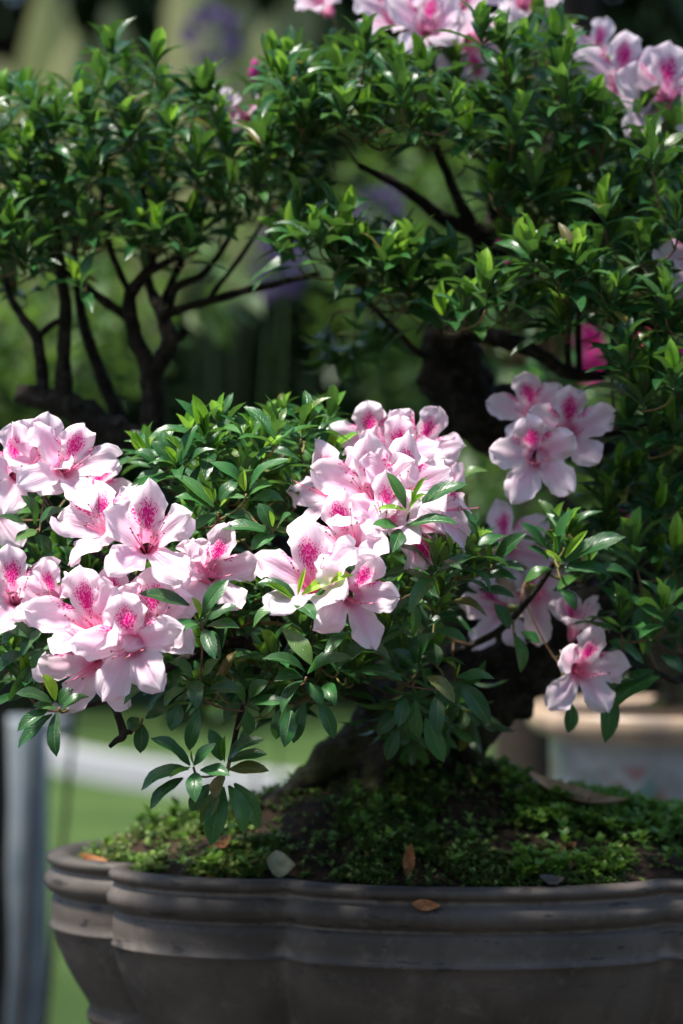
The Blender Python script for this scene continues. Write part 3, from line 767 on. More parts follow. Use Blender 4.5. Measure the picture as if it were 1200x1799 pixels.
# ---- leaves that can be told apart: shoot tip (px, py, depth) and its leaves (base x, y, tip x, y[, depth change of the tip])
EX = [
    ((356, 1092, 1.448), [(333, 1064, 245, 1040, -.006), (357, 1076, 400, 1017), (360, 1090, 416, 1064), (352, 1094, 285, 1117), (364, 1100, 420, 1102), (357, 1106, 377, 1156, -.016)], [(352, 1082, 336, 1050, 1.5)]),
    ((522, 1052, 1.438), [(520, 1052, 452, 1022), (545, 1052, 608, 1042), (516, 1062, 554, 1086, -.018), (512, 1066, 444, 1102), (498, 1106, 548, 1166, -.014)],
     [(530, 1046, 622, 1013, 1.2), (516, 1056, 464, 1026, .9), (523, 1046, 537, 998, .7)]),
    ((718, 900, 1.462), [(712, 893, 681, 828), (736, 886, 822, 850), (712, 924, 804, 920, -.012), (706, 930, 690, 968, -.018), (700, 925, 655, 920)],
     [(725, 882, 752, 838, .9), (718, 896, 752, 870, 1.0), (716, 898, 661, 900, 1.0), (722, 885, 721, 856, .6)]),
    ((538, 1190, 1.475), [(540, 1183, 616, 1152, -.01), (536, 1181, 464, 1153), (533, 1196, 492, 1249, -.012), (531, 1190, 482, 1196), (543, 1200, 566, 1238), (560, 1232, 588, 1298), (536, 1236, 514, 1306), (512, 1248, 500, 1312), (500, 1240, 484, 1300)], [(546, 1182, 556, 1158, .9)]),
    ((608, 1192, 1.49), [(590, 1176, 655, 1128), (624, 1178, 708, 1196), (576, 1200, 590, 1240, -.016), (640, 1185, 730, 1180, .01)], []),
    ((728, 1195, 1.50), [(724, 1118, 726, 1060), (750, 1188, 800, 1232), (734, 1180, 690, 1140), (770, 1218, 770, 1292), (748, 1262, 780, 1340), (730, 1230, 735, 1298), (712, 1226, 700, 1276), (700, 1246, 662, 1290), (700, 1282, 680, 1336),
                         (738, 1165, 770, 1110), (722, 1170, 735, 1135), (690, 1150, 712, 1190)], []),
    ((800, 1194, 1.52), [(800, 1190, 868, 1190), (805, 1198, 862, 1272), (800, 1196, 800, 1240)], [(802, 1188, 808, 1165, .6)]),
    ((760, 1120, 1.53), [(762, 1108, 820, 1125), (756, 1112, 720, 1150), (750, 1100, 812, 1078), (760, 1130, 770, 1170)], []),
    ((340, 1348, 1.445), [(334, 1345, 267, 1295), (332, 1351, 246, 1386), (322, 1367, 262, 1420), (340, 1345, 380, 1306), (343, 1357, 342, 1407, -.016), (352, 1353, 404, 1362, -.01)], [(335, 1348, 298, 1368, 1.3), (340, 1342, 336, 1316, .6)]),
    ((396, 1352, 1.47), [(390, 1336, 369, 1281), (400, 1336, 462, 1296), (404, 1338, 469, 1323), (402, 1352, 473, 1354), (392, 1360, 378, 1401, -.014), (402, 1380, 430, 1464), (412, 1376, 456, 1456), (392, 1382, 370, 1486), (368, 1378, 334, 1426), (386, 1384, 352, 1448)], [(395, 1338, 397, 1291, .9)]),
    ((104, 1244, 1.452), [(100, 1252, 98, 1329, -.008), (92, 1255, 29, 1313), (84, 1248, 30, 1283), (90, 1233, 29, 1216), (98, 1246, 58, 1238), (110, 1248, 157, 1224), (104, 1240, 128, 1210)], [(97, 1231, 73, 1184, 1.9)]),
    ((70, 1150, 1.475), [(76, 1106, 36, 1152), (84, 1144, 60, 1184), (62, 1164, 16, 1233), (40, 1146, -6, 1178), (60, 1120, 10, 1100), (40, 1100, 0, 1130)], []),
    ((250, 1262, 1.49), [(250, 1272, 246, 1323), (245, 1262, 224, 1281), (255, 1262, 290, 1250)], []),
    ((346, 1200, 1.452), [(345, 1196, 346, 1244, -.016), (300, 1198, 217, 1237), (325, 1209, 287, 1240), (338, 1190, 296, 1162), (356, 1188, 384, 1156), (368, 1210, 423, 1214), (318, 1238, 300, 1284), (350, 1246, 332, 1319)], []),
    ((432, 1240, 1.485), [(432, 1248, 437, 1293), (425, 1236, 392, 1264), (440, 1236, 500, 1232), (430, 1230, 404, 1200), (438, 1226, 470, 1195)], []),
    ((384, 900, 1.49), [(375, 891, 309, 832), (386, 879, 417, 846), (370, 897, 309, 871), (395, 905, 450, 915), (380, 905, 340, 930)], [(375, 883, 354, 854, 1.3), (378, 881, 377, 857, .7), (386, 891, 403, 875, 1.2)]),
    ((433, 868, 1.485), [(438, 860, 506, 803), (428, 856, 371, 809), (438, 873, 477, 850), (440, 880, 500, 880)], [(431, 863, 429, 825, 1.7)]),
    ((480, 930, 1.475), [(478, 929, 454, 884), (487, 929, 511, 902), (476, 935, 388, 928), (484, 940, 440, 965)], [(479, 925, 472, 896, 1.2)]),
    ((430, 780, 1.56), [(424, 774, 386, 726), (440, 768, 464, 744), (436, 764, 438, 740), (445, 785, 472, 770), (420, 785, 380, 790), (430, 792, 450, 815)], []),
    ((535, 775, 1.56), [(522, 766, 460, 734), (541, 770, 571, 720), (546, 784, 579, 740), (536, 766, 553, 723), (520, 778, 480, 790), (540, 790, 580, 800)], [(530, 765, 524, 742, .9)]),
    ((370, 796, 1.54), [(365, 798, 372, 761), (352, 792, 352, 770), (380, 800, 420, 800), (350, 800, 330, 790)], [(371, 789, 400, 759, 1.2), (375, 795, 398, 775, 1.0)]),
    ((295, 815, 1.52), [(300, 812, 268, 775), (305, 826, 341, 796), (272, 815, 236, 794), (308, 816, 270, 812), (290, 830, 240, 840), (300, 836, 330, 850)], [(298, 836, 314, 814, 1.0), (316, 791, 286, 769, 1.5)]),
    ((66, 930, 1.50), [(60, 921, 37, 870), (69, 923, 111, 893), (65, 932, 27, 950), (45, 920, 0, 906), (75, 935, 120, 935), (60, 940, 90, 970)], [(65, 925, 65, 908, .6)]),
    ((78, 860, 1.52), [(82, 862, 120, 880), (70, 862, 40, 885)], [(66, 852, 52, 836, 1.4), (76, 850, 80, 832, .8)]),
    ((985, 990, 1.565), [(992, 988, 1097, 940), (980, 972, 1004, 893), (960, 964, 915, 917), (992, 998, 1030, 1000), (988, 1006, 1077, 1016), (980, 1036, 1014, 1074), (970, 1000, 920, 1020), (965, 985, 930, 960)], [(992, 980, 1033, 932, .9), (988, 992, 951, 968, 1.4), (972, 972, 970, 935, .9)]),
    ((864, 992, 1.545), [(868, 988, 925, 935), (860, 985, 823, 944), (872, 992, 920, 1001), (845, 1020, 909, 1016), (850, 1000, 812, 1010), (842, 1036, 905, 1050)], [(862, 988, 862, 953, 1.1), (832, 1018, 828, 985, 1.0)]),
    ((905, 1112, 1.60), [(902, 1114, 917, 1181), (915, 1110, 950, 1130), (895, 1105, 870, 1060)], []),
    ((1105, 1180, 1.625), [(1066, 1200, 1065, 1306), (1160, 1188, 1068, 1241), (1150, 1180, 1062, 1215), (1130, 1165, 1070, 1125), (1140, 1150, 1120, 1060), (1160, 1150, 1200, 1180), (1150, 1130, 1190, 1060)], [(1130, 1150, 1125, 1120, 1.2)]),
    ((1000, 1215, 1.63), [(992, 1214, 967, 1250), (1004, 1236, 998, 1288)], []),
    ((820, 870, 1.60), [(800, 850, 856, 825)], []),
]
SPECS = []
rl_ = random.Random(31)
def px_leaf(bx, by, tx, ty, Y, dy, young=False, wk=1.0):
    b = at(bx, by, Y); t = at(tx, ty, Y + dy); d = t - b; L = d.length
    nr = Vector((rl_.uniform(-.35, .35), -.62 + rl_.uniform(-.2, .2), .80))
    if d.normalized().z < -.75: nr = Vector((rl_.uniform(-.5, .5), -.9, .25))
    if young: w = L * .26 * wk
    else: w = min(max(.0098, L * .37), .0165) * rl_.uniform(.92, 1.08)
    return spec(b, d, nr, L, w, young, 100, rl_)
for (cx, cy, Y), old, yg in EX:
    c = at(cx, cy, Y)
    ENDS.append((c, Vector((0, -.4, .9)), 1))
    for q in old:
        dy = q[4] if len(q) > 4 else rl_.uniform(-.012, .003)
        SPECS.append(px_leaf(q[0], q[1], q[2], q[3], Y + rl_.uniform(-.002, .002), dy))
    for q in yg:
        SPECS.append(px_leaf(q[0], q[1], q[2], q[3], Y - .002, rl_.uniform(-.004, .002), True, q[4]))

# ---- the rest of the crown: shoots spread through the volume of each foliage pad
def inside(x, y, poly):
    c = False; n = len(poly)
    for i in range(n):
        x1, y1 = poly[i]; x2, y2 = poly[(i + 1) % n]
        if (y1 > y) != (y2 > y) and x < (x2 - x1) * (y - y1) / (y2 - y1) + x1: c = not c
    return c
PADS = [   # outline, near depth, far depth, shoots, leaf size, dark droop 0..1
    ([(-60, 215), (20, 200), (100, 190), (165, 150), (195, 115), (250, 150), (310, 180), (390, 180), (450, 165), (520, 130), (560, 200), (525, 330), (480, 390), (400, 425), (330, 440), (230, 430), (120, 470), (-60, 500)], 1.69, 1.92, 165, 1.0, 1),
    ([(-40, 400), (120, 400), (330, 400), (420, 390), (330, 480), (200, 500), (60, 530), (-40, 530)], 1.68, 1.84, 26, 1.0, 1),
    ([(500, 170), (550, 110), (620, 110), (700, 130), (800, 150), (850, 60), (960, 20), (1050, 20), (1080, 170), (1260, 220), (1260, 520), (1080, 470), (900, 440), (870, 380), (790, 270), (700, 250), (620, 270), (540, 280), (480, 280)], 1.67, 1.88, 185, 1.05, 1),
    ([(510, 400), (610, 400), (620, 470), (560, 490), (510, 470)], 1.66, 1.73, 9, 1.25, 1),
    ([(630, 460), (760, 460), (780, 520), (700, 560), (640, 540)], 1.66, 1.73, 12, 1.25, 1),
    ([(770, 530), (900, 500), (920, 580), (830, 600), (770, 590)], 1.64, 1.72, 9, 1.2, 1),
    ([(890, 460), (1260, 440), (1260, 700), (1090, 690), (1060, 620), (920, 560)], 1.60, 1.78, 52, 1.02, 1),
    ([(1080, 700), (1260, 700), (1260, 1000), (1060, 980), (1060, 880), (1010, 850), (1090, 790)], 1.64, 1.86, 44, 1.05, 1),
    ([(1090, 1010), (1260, 1000), (1260, 1180), (1080, 1150)], 1.66, 1.80, 16, 1.0, 1),
    ([(230, 830), (330, 800), (400, 750), (470, 745), (570, 745), (600, 800), (540, 880), (480, 930), (460, 1000), (340, 940), (330, 860)], 1.52, 1.72, 56, .95, 1),
    ([(400, 1040), (470, 1030), (600, 1040), (700, 1000), (780, 990), (830, 1020), (780, 1120), (740, 1190), (640, 1210), (560, 1260), (470, 1270), (380, 1240), (300, 1225), (320, 1130)], 1.50, 1.70, 92, .98, 1),
    ([(120, 880), (330, 960), (450, 1060), (320, 1200), (120, 1180), (60, 1080), (0, 1080), (0, 900)], 1.54, 1.66, 36, .95, 1),
    ([(-40, 1080), (40, 1090), (100, 1140), (60, 1230), (-40, 1230)], 1.49, 1.58, 10, .95, 1),
    ([(830, 960), (1000, 960), (1040, 1040), (900, 1100), (820, 1060)], 1.58, 1.70, 18, .95, 1),
    ([(560, 560), (690, 540), (690, 600), (600, 610)], 1.80, 1.88, 7, 1.0, -1),
    ([(640, 1180), (800, 1170), (840, 1240), (760, 1270), (680, 1260)], 1.55, 1.70, 12, .95, -1),
]
rp = random.Random(4)
for (poly, y0, y1, n, size, up) in PADS:
    xs = [p[0] for p in poly]; ys = [p[1] for p in poly]
    cx = sum(xs) / len(xs); cy = sum(ys) / len(ys); done = 0; tries = 0
    pts = []
    while done < n and tries < 9000:
        tries += 1
        x = rp.uniform(min(xs), max(xs)); y = rp.uniform(min(ys), max(ys))
        if not inside(x, y, poly): continue
        Y = y0 + (y1 - y0) * rp.random() ** 1.15
        p = at(x, y, Y)
        if any((p - q).length < .0215 for q in pts): continue
        if any(math.hypot(x - f_[0], y - f_[1] + 10) < 75 * f_[3] and Y < f_[2] + .03 and f_[2] < 1.86 for f_ in FL): continue
        pts.append(p); done += 1
        out = Vector(((x - cx) / (max(xs) - min(xs)) * 1.1, (Y - (y0 + y1) / 2) / (y1 - y0) * .5 - .25, -(y - cy) / (max(ys) - min(ys)) * .8))
        if up > 0: ax = out + Vector((rp.uniform(-.35, .35), rp.uniform(-.35, .25), 1.05))
        else: ax = out * .5 + Vector((rp.uniform(-.3, .3), rp.uniform(-.3, .2), -.75))
        vis = (1.95 - Y) * 60
        SPECS += rosette(p, ax, rp, size * rp.uniform(.85, 1.15), rp.choice((6, 7, 8, 9)), rp.choice((1, 2, 2, 3, 3)) if up > 0 else 0, rp.uniform(.85, 1.1), vis)
        ENDS.append((p, ax.normalized(), 2))

# ---- clean star shaped whorls at the shoot tips that stand out in front
WH = [(562, 440, 1.64), (602, 452, 1.66), (676, 486, 1.64), (722, 512, 1.65), (852, 545, 1.60), (812, 570, 1.62), (938, 478, 1.595), (985, 520, 1.60), (1012, 492, 1.59), (1062, 400, 1.62), (935, 352, 1.66),
      (1102, 655, 1.59), (1182, 690, 1.58), (1146, 300, 1.60), (1170, 560, 1.60), (1088, 560, 1.62), (1190, 420, 1.60), (706, 190, 1.64), (725, 235, 1.66), (790, 220, 1.63), (846, 90, 1.65), (886, 105, 1.66), (900, 250, 1.65), (640, 110, 1.67),
      (1000, 200, 1.65), (1060, 250, 1.66), (466, 270, 1.68), (532, 225, 1.67), (600, 220, 1.66), (345, 320, 1.69), (272, 140, 1.72), (196, 118, 1.73), (375, 190, 1.72), (480, 150, 1.71), (160, 425, 1.70), (95, 250, 1.71), (40, 300, 1.70), (20, 430, 1.68), (230, 260, 1.70),
      (1092, 1115, 1.61), (1168, 1100, 1.60), (1120, 1000, 1.62), (1185, 1000, 1.63), (1175, 905, 1.64), (1095, 880, 1.66), (1140, 800, 1.63), (1185, 780, 1.62), (1060, 960, 1.66), (1130, 720, 1.60)]
rw = random.Random(55)
for (x, y, Y) in WH:
    p = at(x, y, Y)
    ax = Vector((rw.uniform(-.25, .25), rw.uniform(-.45, -.15), 1.0))
    SPECS += rosette(p, ax, rw, rw.uniform(1.02, 1.2), rw.choice((8, 9, 10)), rw.choice((2, 3, 3)), rw.uniform(.92, 1.06), 60)
    ENDS.append((p, ax.normalized(), 1))

# ---- twigs that carry every shoot and flower
sk = np.array([tuple(p) for p, r in SKEL]); skr = [r for p, r in SKEL]
def twig_path(p, ax):
    global sk
    e = np.array(tuple(p))
    d = sk - e
    dist = np.sqrt((d ** 2).sum(1))
    dn = np.maximum(dist, .02)
    cosv = -(d @ np.array(tuple(ax))) / dn                   # 1 when the carrier lies straight behind the shoot
    cost = dist * (1.35 - .35 * np.clip(cosv, -1, 1)) + np.where(dist < .012, .03, 0)
    k = int(cost.argmin())
    s = Vector(sk[k]); L = (p - s).length
    c1 = s + (p - s) * .33 + Vector((0, 0, -.10 * L)); c2 = p - ax * min(.35 * L, .02)
    P = []
    r1 = min(skr[k] * .8, .0008 + .011 * min(L, .14)); r0 = .00085
    for i in range(7):
        t = i / 6
        q = s * (1 - t) ** 3 + 3 * c1 * t * (1 - t) ** 2 + 3 * c2 * t * t * (1 - t) + p * t ** 3
        P.append((q, r1 + (r0 - r1) * t))
    new = np.array([tuple(q) for q, r in P[1:-1]])
    sk = np.vstack([sk, new]); skr.extend(r for q, r in P[1:-1])
    return P
order = []
for e in ENDS:
    d = np.sqrt(((sk - np.array(tuple(e[0]))) ** 2).sum(1)).min()
    order.append((d, e))
order.sort(key=lambda q: q[0])
paths = [(twig_path(e[0], e[1]), e[2]) for d, e in order]
paths.sort(key=lambda q: (q[1], q[0][-1][0].y))
rest = MB(); nt_ = 0
for P, pr in paths:
    v, f, uv = tube(P, 5, .12, 200, nt_)
    me_i = 0 if (P[0][0] - P[-1][0]).length > .03 else 1
    if nt_ < 280:
        b = MB(); b.add(v, f, 0, uv); mesh_obj('twig', b.mesh('twig', [M_TWIG if me_i == 0 else M_SHOOT]), tree)
    else: rest.add(v, f, me_i, uv)
    nt_ += 1
if rest.n:
    o = mesh_obj('fine_twigs', rest.mesh('fine_twigs', [M_TWIG, M_SHOOT]), tree); o['kind'] = 'stuff'

# ---- nearest leaves as parts of their own, the rest joined
SPECS.sort(key=lambda s: (-s.score, s.p.y))
nl = ny = 0; others = []
for s in SPECS:
    if s.young and ny < 70: mesh_obj('young_leaf', YOUNG_ME[s.k], tree, spec_matrix(s)); ny += 1
    elif not s.young and nl < 295: mesh_obj('leaf', LEAF_ME[s.k], tree, spec_matrix(s)); nl += 1
    else: others.append(s)
joined_leaves('foliage', others, tree, random.Random(8))
print('leaves', nl, ny, len(others), 'twigs', nt_)

# ------------------------------------------------------------------ small things lying on the pot
def curled(L, Wd, curl, fold, seed, nt=8, nv=4):
    r = random.Random(seed); V = []; F = []
    for i in range(nt + 1):
        t = i / nt; w = Wd * math.sin(math.pi * min(1, max(.03, t)) ** .85) * .5 + .0006
        for j in range(nv + 1):
            v = -1 + 2 * j / nv
            V.append((L * (t - .5), v * w, curl * L * (t - .5) ** 2 * 2 + fold * abs(v) * w + r.uniform(-1, 1) * .0006))
    for i in range(nt):
        for j in range(nv):
            q = i * (nv + 1) + j; F.append((q, q + nv + 1, q + nv + 2, q + 1))
    n = len(V); V += [(a, b, c - .0006) for a, b, c in V]           # a real, if thin, blade
    F += [tuple(k + n for k in q[::-1]) for q in F]
    return V, F
def litter(name, label, cat, px, py, Y, L, Wd, rot, curl, fold, mat, seed, pos=None, group=None):
    V, F = curled(L, Wd, curl, fold, seed)
    o = mesh_obj(name, make_mesh(name, V, F, mat))
    o.location = pos or at(px, py, Y)
    o.rotation_euler = [math.radians(a) for a in rot]
    return tag(o, label, cat, group)
def on_soil(px, py, dz=.004):
    """point of the soil seen at this pixel"""
    best = None
    for i in range(400):
        Y = 1.58 + .36 * i / 400
        p = at(px, py, Y)
        if p.z <= soil_z(p.x, p.y) + dz: return Vector((p.x, p.y, soil_z(p.x, p.y) + dz))
    return at(px, py, 1.75)
litter('fallen_leaf', 'small orange dry leaf lying in moss beneath the hanging shoot', 'leaf', 0, 0, 0, .018, .008, (20, -20, 30), .4, .3, M_DRY, 1, on_soil(388, 1486, .008))
litter('fallen_leaf', 'brown dry leaf standing upright in the moss in front of the trunk', 'leaf', 0, 0, 0, .022, .007, (80, -84, 20), .2, .4, M_DRY, 2, on_soil(718, 1512, .010))
litter('fallen_leaf', 'orange brown dry leaf at the left end of the mossy soil', 'leaf', 0, 0, 0, .022, .010, (15, 10, -20), .4, .3, M_DRY, 3, on_soil(168, 1515, .007))
litter('fallen_leaf', 'large curled tan leaf lying on moss at the back of the pot', 'leaf', 0, 0, 0, .075, .028, (10, 12, -18), .35, .5, simple('tan_dry_leaf', (0.30, 0.17, 0.09), .55, .4, 90, (0.42, 0.28, 0.17), .5, 200), 4, on_soil(1012, 1412, .012))
litter('fallen_leaf', 'reddish brown dry leaf among the weeds right of the trunk', 'leaf', 0, 0, 0, .014, .007, (25, 0, 60), .4, .3, M_DRY, 5, on_soil(1000, 1488, .008))
# leaf caught on the shoulder of the rim
th = math.radians(96.5)
q = pot_contour(th, .004, -.0095); 
litter('fallen_leaf', 'orange dry leaf stuck in the groove under the pot rim', 'leaf', 0, 0, 0, .018, .007, (62, 4, 2), .15, .2, M_DRY, 6, Vector((q[0], q[1] - .0042, q[2] - .001)))
th = math.radians(80.5); q = pot_contour(th, .012, .003)
litter('fallen_leaf', 'dark wet leaf scrap lying on the front rim of the pot', 'leaf', 0, 0, 0, .017, .010, (30, 5, 15), .4, .3, M_DRYDARK, 7, Vector(q))
th = math.radians(119.2); q = pot_contour(th, .013, .0085)
litter('fallen_petal', 'faded pale curled petal resting on the pot rim in front of the moss', 'petal', 0, 0, 0, .020, .018, (62, 10, 20), .5, .3, M_PALEPETAL, 8, Vector(q))

# ------------------------------------------------------------------ cream pot with a hot pink azalea behind on the right
CY = 2.55
cpc = at(1270, 1240, CY)
prof2 = [(.80, -.10), (.86, -.012), (.90, -.002), (.985, 0), (1.0, -.006), (1.0, -.020), (.97, -.025), (.885, -.028), (.885, -.05), (.88, -.09), (.84, -.14), (.80, -.155), (.80, -.17), (.5, -.17)]
v2 = []; f2 = []; n2_ = 72
for (s, z) in prof2:
    for j in range(n2_):
        a = 2 * math.pi * j / n2_
        ca, sa = math.cos(a), math.sin(a)
        e = .72
        v2.append((cpc.x + .205 * s * math.copysign(abs(ca) ** e, ca), cpc.y + .15 * s * math.copysign(abs(sa) ** e, sa), cpc.z + z))
for i in range(len(prof2) - 1):
    for j in range(n2_):
        j2 = (j + 1) % n2_; f2.append((i * n2_ + j, (i + 1) * n2_ + j, (i + 1) * n2_ + j2, i * n2_ + j2))
f2.append(tuple(range((len(prof2) - 1) * n2_, len(prof2) * n2_)))
g = N('painted_cream_glaze')
tc = g.n('ShaderNodeNewGeometry').outputs['Position']; sp = g.n('ShaderNodeSeparateXYZ', {0: tc})
c = g.mix(g.smooth(sp.outputs[2], cpc.z - .032, cpc.z - .026), C4(.34, .34, .33), C4(.44, .31, .21))
dec = g.math('MULTIPLY', g.smooth(g.noise(tc, 18, 2), .54, .60), g.smooth(sp.outputs[2], cpc.z - .045, cpc.z - .06))
c = g.mix(g.math('MULTIPLY', g.smooth(g.noise(tc, 30, 5), .45, .65), .5), c, C4(.13, .12, .11))
c = g.mix(g.math('MULTIPLY', dec, .8), c, C4(.28, .08, .065))
dec2 = g.math('MULTIPLY', g.smooth(g.noise(g.n('ShaderNodeMapping', {'Vector': tc, 'Location': (3.1, 1, 2)}).outputs[0], 24, 2), .58, .63), g.smooth(sp.outputs[2], cpc.z - .045, cpc.z - .06))
c = g.mix(g.math('MULTIPLY', dec2, .8), c, C4(.10, .22, .19))
M_CREAM = g.finish(g.principled(Base_Color=c, Roughness=.3))
cp = mesh_obj('glazed_pot', make_mesh('glazed_pot', v2, f2, M_CREAM))
tag(cp, 'cream glazed oblong pot with red and green painted flowers, behind the grey pot', 'pot')
v3 = []; f3 = []
for i in range(9):
    for j in range(36):
        a = 2 * math.pi * j / 36; s = .86 * i / 8
        ca, sa = math.cos(a), math.sin(a)
        v3.append((cpc.x + .205 * s * math.copysign(abs(ca) ** .72, ca), cpc.y + .15 * s * math.copysign(abs(sa) ** .72, sa), cpc.z - .012 + .02 * (1 - s) + .004 * noise.noise(Vector((i * .7, j * .6, 0)))))
for i in range(8):
    for j in range(36): f3.append((i * 36 + j, (i + 1) * 36 + j, (i + 1) * 36 + (j + 1) % 36, i * 36 + (j + 1) % 36))
tag(mesh_obj('soil', make_mesh('soil', v3, f3, M_SOIL)), kind='structure')
tag(mesh_obj('display_plinth', box_mesh('display_plinth', cpc.x, cpc.y, 0, cpc.z - .1695, .42, .30, M_STONE)), 'concrete display plinth under the cream painted pot', 'plinth')

tree2 = empty('azalea_bonsai', (cpc.x - .02, cpc.y, cpc.z), 'azalea bonsai with hot pink flowers growing in the cream painted pot', 'bonsai tree')
r2 = random.Random(9)
base2 = Vector((cpc.x - .02, cpc.y, cpc.z - .01))
b2 = MB(); SK2 = []
for L in [[(0, 0, 0, .034), (-.03, 0, .06, .026), (-.05, .01, .13, .022), (-.01, .02, .21, .019), (.03, .0, .30, .014), (.02, 0, .42, .009)],
          [(-.05, .01, .12, .014), (-.12, 0, .18, .010), (-.16, -.01, .26, .007), (-.17, 0, .36, .004)],
          [(.0, .02, .22, .012), (.08, 0, .27, .009), (.16, .02, .34, .006)], [(-.02, 0, .03, .012), (-.07, -.03, .0, .008), (-.10, -.05, -.02, .005)],
          [(.02, 0, .03, .014), (.07, -.03, .0, .008), (.11, -.05, -.02, .005)]]:
    P = catmull([(base2 + Vector(q[:3]), q[3]) for q in L], 6)
    v, f, uv = tube(P, 12, .3, 50, 3); b2.add(v, f, 0, uv); SK2 += P
mesh_obj('trunk', b2.mesh('trunk', [M_BARK]), tree2)
sp2 = []
for i in range(130):
    c0 = r2.choice(((-.16, 0, .40, .10, .09), (.02, 0, .48, .14, .10), (.15, .02, .38, .11, .08)))
    d = Vector((r2.gauss(0, 1), r2.gauss(0, 1), r2.gauss(0, 1))).normalized() * r2.random() ** .4
    p = base2 + Vector((c0[0] + d.x * c0[3], c0[1] + d.y * c0[3], c0[2] + d.z * c0[4]))
    sp2 += rosette(p, d + Vector((0, -.1, .7)), r2, 1.0, 7, 1)
HOT = [petal_template(400 + i, 0, M_HOTPETAL, bl=False) for i in range(3)]
CORAL = [petal_template(410 + i, 0, M_CORAL, bl=False) for i in range(2)]
for (px, py, dY, hot) in [(1040, 600, -.12, 1), (1044, 655, -.10, 1), (1190, 645, -.12, 1), (1120, 585, -.10, 0), (880, 440, -.06, 1)]:
    flower(tree2, px, py, CY + dY, .52, r2.uniform(-30, 30), r2.uniform(0, 30), r2.uniform(-20, 20), 0, r2, HOT if hot else CORAL)
    p = at(px, py, CY + dY)
    sp2 += rosette(p + Vector((0, .045, -.01)), Vector((0, -.3, .8)), r2, 1.0, 6, 0)
joined_leaves('foliage', sp2, tree2, r2)
b2 = MB()
sk2 = np.array([tuple(p) for p, r in SK2])
for s in sp2[::7]:
    k = int(((sk2 - np.array(tuple(s.p))) ** 2).sum(1).argmin()); a = Vector(sk2[k])
    v, f, uv = tube([(a, .003), (a.lerp(s.p, .5) - Vector((0, 0, .012)), .002), (s.p, .0012)], 5); b2.add(v, f, 0, uv)
o = mesh_obj('fine_twigs', b2.mesh('fine_twigs', [M_TWIG]), tree2); o['kind'] = 'stuff'

# ------------------------------------------------------------------ shrubs and trees of the garden
def leaf_cloud(n, blobs, L, rng, shade=None):
    """folded leaves spread through a set of ellipsoids (x,y,z,rx,ry,rz)"""
    b = MB(); vol = [q[3] * q[4] * q[5] for q in blobs]
    for i in range(n):
        c = rng.choices(blobs, vol)[0]
        d = Vector((rng.gauss(0, 1), rng.gauss(0, 1), rng.gauss(0, 1))).normalized() * (rng.random() ** .33 if rng.random() < .6 else rng.uniform(.8, 1.05))
        p = Vector((c[0] + d.x * c[3], c[1] + d.y * c[4], c[2] + d.z * c[5]))
        l = L * rng.uniform(.6, 1.3)
        v, f, uv = small_leaf(l, l * .42, l * .12)
        x = d + Vector((rng.uniform(-1, 1), rng.uniform(-1, 1), rng.uniform(-.9, .5)))
        R = np.array(frame(x, Vector((rng.uniform(-.6, .6), rng.uniform(-.6, .6), 1))))
        b.add(v @ R.T + np.array(tuple(p)), f, 0, uv, rng.random())
    return b
def shrub(name, label, cat, x, y, w, h, n, L, mat, seed, group=None, blobs=5, zr=None, z0=0.0, barkm=None):
    r = random.Random(seed)
    o = empty(name, (x, y, z0), label, cat, group)
    bl = [(x + r.uniform(-.3, .3) * w, y + r.uniform(-.25, .25) * w, (z0 + h * r.uniform(.35, .75)) if zr is None else r.uniform(*zr), w * r.uniform(.25, .42), w * r.uniform(.25, .4), h * r.uniform(.18, .3) if zr is None else (zr[1] - zr[0]) * r.uniform(.25, .5)) for i in range(blobs)]
    c = mesh_obj('foliage', leaf_cloud(n, bl, L, r).mesh('foliage', [mat]), o); c['kind'] = 'stuff'
    s = MB(); sr = 1.0 if zr is None else .1
    for q in bl:
        v, f, uv = tube(catmull([(Vector((x + r.uniform(-.05, .05) * w, y, z0 - .02)), .018 * w * sr + .004), (Vector(((x + q[0]) / 2, (y + q[1]) / 2, z0 + (q[2] - z0) * .5)), .012 * w * sr + .003), (Vector(q[:3]), .006 * w * sr + .002)], 4), 6, .2, 20, seed)
        s.add(v, f, 0, uv)
    mesh_obj('stem', s.mesh('stem', [barkm or M_FARBARK]), o)
    return o
FG = 'shrubs at the back of the lawn'
# dense dark shrubs across the lawn
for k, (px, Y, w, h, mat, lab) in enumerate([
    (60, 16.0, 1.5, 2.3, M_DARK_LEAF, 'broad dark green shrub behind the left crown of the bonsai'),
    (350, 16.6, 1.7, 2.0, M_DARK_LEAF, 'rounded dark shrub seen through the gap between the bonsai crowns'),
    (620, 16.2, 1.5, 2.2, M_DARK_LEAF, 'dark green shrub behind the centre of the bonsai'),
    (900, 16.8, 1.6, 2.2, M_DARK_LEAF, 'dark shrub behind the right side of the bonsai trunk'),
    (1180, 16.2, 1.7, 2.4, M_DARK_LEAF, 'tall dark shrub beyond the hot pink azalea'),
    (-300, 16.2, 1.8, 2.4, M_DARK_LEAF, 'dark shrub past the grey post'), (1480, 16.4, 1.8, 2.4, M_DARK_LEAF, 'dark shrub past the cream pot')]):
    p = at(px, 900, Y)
    shrub('garden_shrub', lab, 'shrub', p.x, Y, w * 1.7, h * 1.5, 4200, .22, mat, 40 + k, FG, 7)
